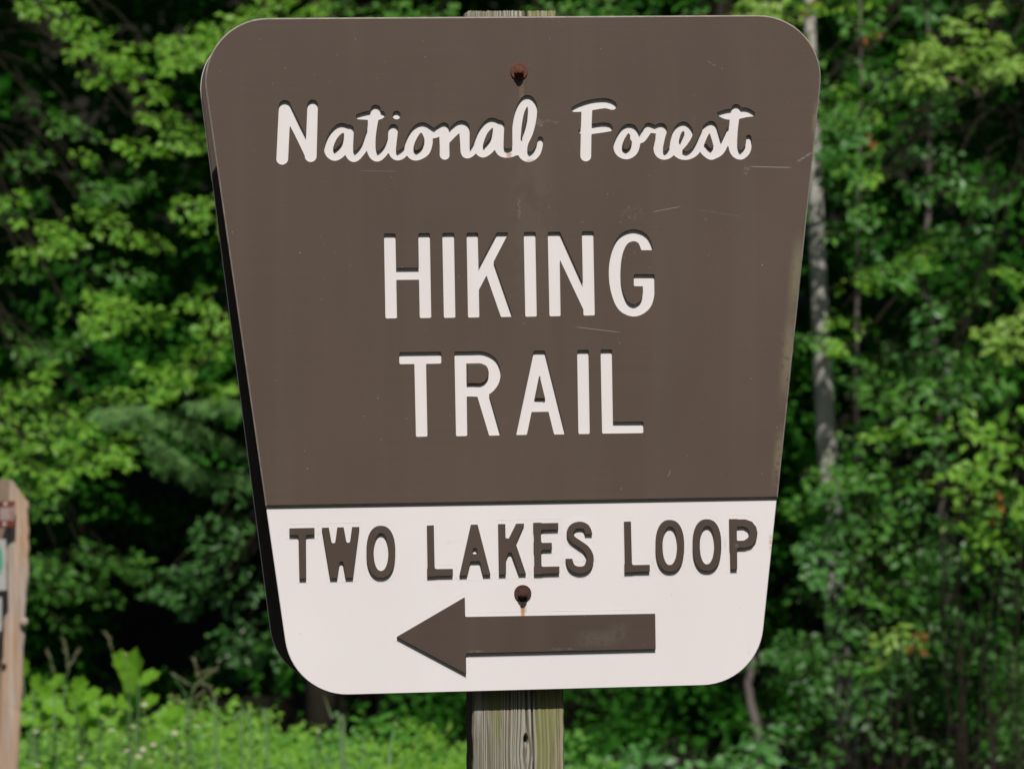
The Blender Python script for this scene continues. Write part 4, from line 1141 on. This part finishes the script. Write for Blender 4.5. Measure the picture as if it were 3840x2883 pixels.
def leafy_weed(label, px, D, leaves, group=None, name='leafy_weed'):
    b = at(px, 2883, D); root = empty(name, (b[0], b[1], 0), label, 'weed', group)
    st = MB()
    for (x, y, s, ang) in leaves:
        c = at(x, y, D + rng.uniform(-0.12, 0.12)); sz = s * D / F_PX
        d = np.array([math.cos(ang), -0.25, math.sin(ang)]); n = TOCAM * rng.uniform(0.5, 1.0) + np.array([rng.normal(0, 0.3), 0, rng.uniform(0.5, 1.0)])
        p = c - norm(d) * sz * 0.5
        round_leaf(p, d, n, sz).build('leaf', MAT['weed_big'], root)
        st.tube(limb_pts((b[0] + rng.normal(0, 0.015), b[1], 0.0), p, 5, 0.0), [0.004, 0.0035, 0.003, 0.0025, 0.002], 5, False)
    st.build('stem', MAT['grass'], root)
leafy_weed('tall weed with one big ragged sunlit leaf standing against the dark gap in the wood', 520, 8.0,
           [(505, 2520, 170, 1.3), (455, 2480, 90, 2.2), (560, 2545, 90, 0.4), (500, 2620, 120, 1.2), (470, 2640, 80, 2.6), (560, 2640, 90, 0.6), (650, 2680, 70, 0.6), (600, 2690, 60, -0.3), (460, 2700, 80, 3.5)])
leafy_weed('rounded bright green weed crowding against the foot of the tan post', 150, 8.1,
           [(90, 2500, 70, 1.4), (140, 2560, 70, 1.2), (170, 2600, 70, 2.4), (215, 2560, 75, 0.8), (120, 2640, 80, 2.8), (200, 2650, 85, -0.3), (100, 2700, 70, 3.4), (160, 2700, 80, 0.2)])
leafy_weed('clump of rounded bright green weed leaves between the ragged-leaved weed and the tan post', 320, 8.1,
           [(300, 2570, 75, 1.0), (345, 2610, 80, 0.4), (280, 2620, 75, 2.2), (370, 2660, 85, -0.2), (310, 2680, 85, 1.2), (350, 2720, 80, 0.3), (250, 2700, 70, 2.9), (400, 2630, 60, 0.2)])
leafy_weed('low weed with a single upturned bright leaf under the dry grass heads', 680, 7.9,
           [(655, 2680, 80, 0.6), (700, 2760, 60, 0.2), (620, 2720, 70, -0.8), (580, 2760, 60, 2.4), (660, 2790, 60, 1.6)])

# tall grasses with seed heads
def grass_stalk(label, px, D, stems, heads, group):
    b = at(px, 2883, D); root = empty('tall_grass', (b[0], b[1], 0), label, 'grass', group)
    st = MB()
    for pts in stems:
        P = [np.array([b[0] + rng.normal(0, 0.015), b[1], 0.0])] + [at(p[0], p[1], D) for p in pts]
        P = catmull(np.array(P), 5)
        st.tube(P, np.linspace(0.0028, 0.0009, len(P)), 4, False)
    st.build('stalks', MAT['grass'], root)
    for pts in heads:
        P = catmull(np.array([at(p[0], p[1], D) for p in pts]), 6); L = Leaves()
        mb = MB(); mb.tube(P, np.linspace(0.0010, 0.0005, len(P)), 4, False)
        hd = mb.build('seed_head', MAT['straw'], root)
        m = len(P) * 3; ii = rng.integers(0, len(P), m)
        t = norm(np.gradient(P, axis=0))[ii]
        L.add(P[ii] + rng.normal(0, 0.0012, (m, 3)), t + rng.normal(0, 0.22, (m, 3)), TOCAM + rng.normal(0, 0.6, (m, 3)), rng.uniform(0.009, 0.018, m))
        L.build('spikelets', MAT['straw'], hd, (BLADE_V, BLADE_F), 0.12)
grass_stalk('tall grass with drooping straw-coloured seed heads near the lower left corner of the trail sign', 715, 7.8,
            [[(705, 2750), (710, 2640), (745, 2540)], [(700, 2700), (690, 2600), (640, 2520)], [(715, 2700), (745, 2560), (800, 2500)]],
            [[(745, 2540), (735, 2500), (730, 2475)], [(710, 2640), (735, 2570), (775, 2535), (805, 2510)], [(640, 2520), (670, 2540), (705, 2560)], [(740, 2560), (780, 2570), (800, 2610)], [(705, 2640), (740, 2610), (760, 2595)], [(735, 2530), (770, 2515), (800, 2512)], [(640, 2600), (655, 2620), (670, 2630)], [(725, 2690), (745, 2660), (755, 2640)]], 'tall grasses gone to seed')
grass_stalk('dim feathery grass heads in front of the dark gap in the wood', 230, 8.6,
            [[(240, 2640), (255, 2520), (250, 2420)], [(205, 2640), (200, 2520), (185, 2450)]],
            [[(255, 2520), (250, 2460), (240, 2400)], [(200, 2520), (190, 2470), (180, 2445)], [(255, 2500), (280, 2460), (290, 2440)], [(420, 2440), (410, 2400), (398, 2375)]], 'tall grasses gone to seed')
for i, (pts, D) in enumerate([([(905, 2760), (880, 2700), (870, 2690)], 7.6), ([(940, 2770), (920, 2680), (905, 2640)], 7.7), ([(810, 2730), (795, 2650), (775, 2600)], 7.7), ([(1275, 2760), (1245, 2690), (1215, 2605)], 7.6), ([(1290, 2780), (1280, 2700), (1265, 2680)], 7.6), ([(1000, 2740), (985, 2680), (975, 2640)], 8.0)]):
    b = at(pts[0][0], 2883, D)
    lab = ['long blue-green grass blade bent sideways at the tip, close to the sign post foot', 'tall narrow blue-green grass blade in the dark between weeds and sign post', 'upright blue-green grass blade beside the drooping straw-coloured seed heads',
           'long arching grass blade below the rounded bottom left corner of the trail sign', 'short grass blade beside the long arching blade under the trail sign', 'thin grass blade alone against the dark wood floor'][i]
    P = catmull(np.array([(b[0] + 0.01, b[1], 0.0)] + [tuple(at(p[0], p[1], D)) for p in pts]), 6)
    mb = MB(); m = len(P); side = rgt0
    vs_ = []
    for k, p in enumerate(P):
        w = 0.0034 * (1 - (k / (m - 1)) ** 2) + 0.0004
        vs_ += [p - side * w + TOCAM * 0.001, p + side * w, p - TOCAM * 0.0012]
    fs = []
    for k in range(m - 1):
        a = 3 * k; fs += [(a, a + 2, a + 5, a + 3), (a + 2, a + 1, a + 4, a + 5), (a, a + 3, a + 4, a + 1)]
    mb.add(vs_, fs); tag(mb.build('grass_blade', MAT['grass']), lab, 'grass', 'single grass blades at the edge of the verge')

# small white wild flowers
def flower(px, py, D, s, label, tilt):
    p = at(px, py, D); b = np.array([p[0] + rng.normal(0, 0.02), p[1] + rng.normal(0, 0.02), 0.0])
    root = empty('white_flower', b, label, 'flower', 'small white flowers in the verge')
    st = MB(); st.tube(limb_pts(b, p, 5, 0.0), np.linspace(0.0018, 0.001, 5), 4, False); st.build('stem', MAT['grass'], root)
    n = norm(np.array([0, 0, 1.0]) + TOCAM * tilt + rng.normal(0, 0.2, 3)); a = norm(np.cross(n, [1, 0.2, 0])); c = np.cross(n, a)
    L = Leaves(); m = 14
    w = np.arange(m) * 2 * math.pi / m
    d = a[None] * np.cos(w)[:, None] + c[None] * np.sin(w)[:, None]
    L.add(np.repeat(p[None], m, 0) + d * s * 0.15, d, np.repeat(n[None], m, 0), np.full(m, s * 0.85))
    L.build('petals', MAT['petal'], root, (LEAF_V, LEAF_F), 0.6)
    e = MB(); e.tube([p - n * 0.001, p + n * 0.0016, p + n * 0.0028], [s * 0.28, s * 0.26, s * 0.10], 8); e.build('centre', MAT['flower_eye'], root)
FL = [(455, 2757, 0.3), (792, 2752, 0.3), (740, 2720, 0.8), (700, 2700, 0.8), (575, 2790, 1.0), (475, 2812, 0.3), (535, 2808, 0.3), (520, 2835, 0.9), (568, 2852, 0.8), (500, 2722, 0.9), (135, 2740, 1.0), (385, 2688, 0.3), (540, 2640, 0.9), (418, 2735, 0.7), (655, 2745, 0.8), (685, 2790, 0.6), (1195, 2740, 0.8), (200, 2560, 0.3), (470, 2452, 0.4), (140, 2868, 0.8), (640, 2825, 0.7), (300, 2840, 0.8)]
for k, (x, y, tl) in enumerate(FL):
    tl *= 0.45
    flower(x, y, rng.uniform(7.3, 7.9), 0.0085 * rng.uniform(0.7, 1.2), 'small white daisy-like wild flower standing in the sunlit verge', tl)

# ------------------------------------------------------------------ tan timber post with markers
DP = 6.4
S = DP / F_PX
def tan_post():
    base = at(-2, 2883, DP); b0 = np.array([base[0] - 0.012, base[1], 0.0])
    root = empty('marker_post', b0, 'tan sawn timber post with a slanted top and small markers, standing in weeds', 'post')
    # rails in photograph pixels: front face left / right edge from the top down
    L_ = [(40, 1800), (34, 1900), (28, 2100), (20, 2330), (8, 2600), (-4, 2883)]
    R_e = [(107, 1878), (108, 1990), (106, 2160), (92, 2330), (80, 2600), (68, 2883)]
    Lw = [at(p[0], p[1], DP) for p in L_]; Rw = [at(p[0], p[1], DP + 0.014) for p in R_e]
    k = (Lw[-1] - Lw[-2]); Lw.append(Lw[-1] + k * (Lw[-1][2] / -k[2])); k = (Rw[-1] - Rw[-2]); Rw.append(Rw[-1] + k * (Rw[-1][2] / -k[2]))
    Lw = catmull(np.array(Lw), 5); Rw = catmull(np.array(Rw), 5)
    back = np.array([-0.075, 0.075, 0.0])
    vs_ = []
    m = len(Lw)
    for i in range(m):
        l, r = Lw[i].copy(), Rw[i].copy()
        j = rng.normal(0, 0.0012, 3); r = r + j * np.array([1, 0, 0])
        bl, br = l + back + np.array([0.035, 0.01, 0]), r + back + np.array([0.035, 0.02, 0])
        ch = 0.0035
        vs_ += [l + np.array([ch, 0, 0]), r - np.array([ch, 0, 0]), r + np.array([0, ch, 0]), br, bl, l + np.array([-0.5 * ch, ch, 0])]
    fs = []
    for i in range(m - 1):
        for q in range(6):
            q2 = (q + 1) % 6; fs.append((i * 6 + q, (i + 1) * 6 + q, (i + 1) * 6 + q2, i * 6 + q2))
    fs.append(tuple(range(6))); fs.append(tuple((m - 1) * 6 + q for q in range(5, -1, -1)))
    mb = MB(); mb.add(vs_, fs); o = mb.build('timber', MAT['tan_wood'], root)
    kn = lathe([(0.009, -0.004), (0.008, 0.004), (0.004, 0.006)], at(96, 2330, DP) + np.array([-0.004, 0.004, 0]), 10); kn.build('knot', MAT['tan_wood'], root)
    kn = lathe([(0.006, -0.004), (0.005, 0.0012), (0.002, 0.0016)], at(14, 2497, DP - 0.002), 9); kn.build('dark_knot', MAT['twig'], root)
    return root
tan_post()
def plate(name, label, cat, quad, D, th, mat, marks=(), skew=0.05):
    """thin board whose front shows as a pixel quad; its outer side stands nearer the lens"""
    def P(x, y, off=0.0): return at(x, y, D - off - skew * (60 - x) / 100.0)
    f = [P(*q) for q in quad]; root = empty(name, f[0], label, cat)
    nb = norm(np.cross(f[1] - f[0], f[3] - f[0])); nb = nb if nb @ fwd > 0 else -nb
    mb = MB(); mb.add(f + [q + nb * th for q in f], [(0, 1, 2, 3), (7, 6, 5, 4), (0, 4, 5, 1), (1, 5, 6, 2), (2, 6, 7, 3), (3, 7, 4, 0)]); mb.build('panel', mat, root)
    for nm, q, mt in marks:
        g_ = [P(*w) - nb * 0.0012 for w in q]; m2 = MB()
        n = len(g_); m2.add(g_ + [w + nb * 0.001 for w in g_], [tuple(range(n)), tuple(range(2 * n - 1, n - 1, -1))] + [(i, i + n, (i + 1) % n + n, (i + 1) % n) for i in range(n)])
        m2.build(nm, mt, root)
def disc(x, y, r): return [(x + r * math.cos(w), y + r * math.sin(w)) for w in np.linspace(0, 2 * math.pi, 10, endpoint=False)]
plate('marker_plaque', 'small rust-brown plaque with white marks screwed to the top of the tan post', 'plaque', [(-90, 1886), (57, 1878), (54, 1972), (-90, 1992)], DP - 0.022, 0.004, MAT['plaque'],
      [('screw', disc(20, 1889, 6), MAT['plaque_mark']), ('screw', disc(16, 1964, 6), MAT['plaque_mark'])] +
      [('white_mark', [(x, 1904), (x + 2.5, 1903), (x + 2.5, 1950), (x, 1951)], MAT['plaque_mark']) for x in (1, 8, 15, 22, 29)] +
      [('white_mark', [(37, 1898), (39, 1898), (38, 1950), (36, 1950)], MAT['plaque_mark']), ('white_mark', [(47, 1897), (50, 1897), (48, 1951), (45, 1951)], MAT['plaque_mark']), ('white_mark', [(-60, 1915), (-12, 1912), (-12, 1940), (-60, 1942)], MAT['plaque_mark'])], skew=0.03)
plate('route_marker', 'pale grey board with a green mark hanging below the rust-brown plaque', 'marker', [(-95, 2020), (22, 2022), (26, 2212), (-95, 2216)], DP - 0.03, 0.012, MAT['pale_board'],
      [('green_mark', [(-70, 2060), (-10, 2042), (6, 2062), (8, 2120), (-2, 2150), (-70, 2160)], MAT['green_mark'])], skew=0.03)
plate('pale_marker', 'small pale bluish marker fixed to the tan post below the green-marked board', 'marker', [(-80, 2235), (6, 2235), (8, 2350), (-2, 2376), (-80, 2376)], DP - 0.03, 0.008, MAT['pale_board'], (), skew=0.03) if False else None
plate('pale_marker', 'small pale marker fixed to the tan post below the green-marked board', 'marker', [(-80, 2240), (7, 2240), (6, 2365), (-80, 2372)], DP - 0.03, 0.008, MAT['pale_board'], (), skew=0.03)
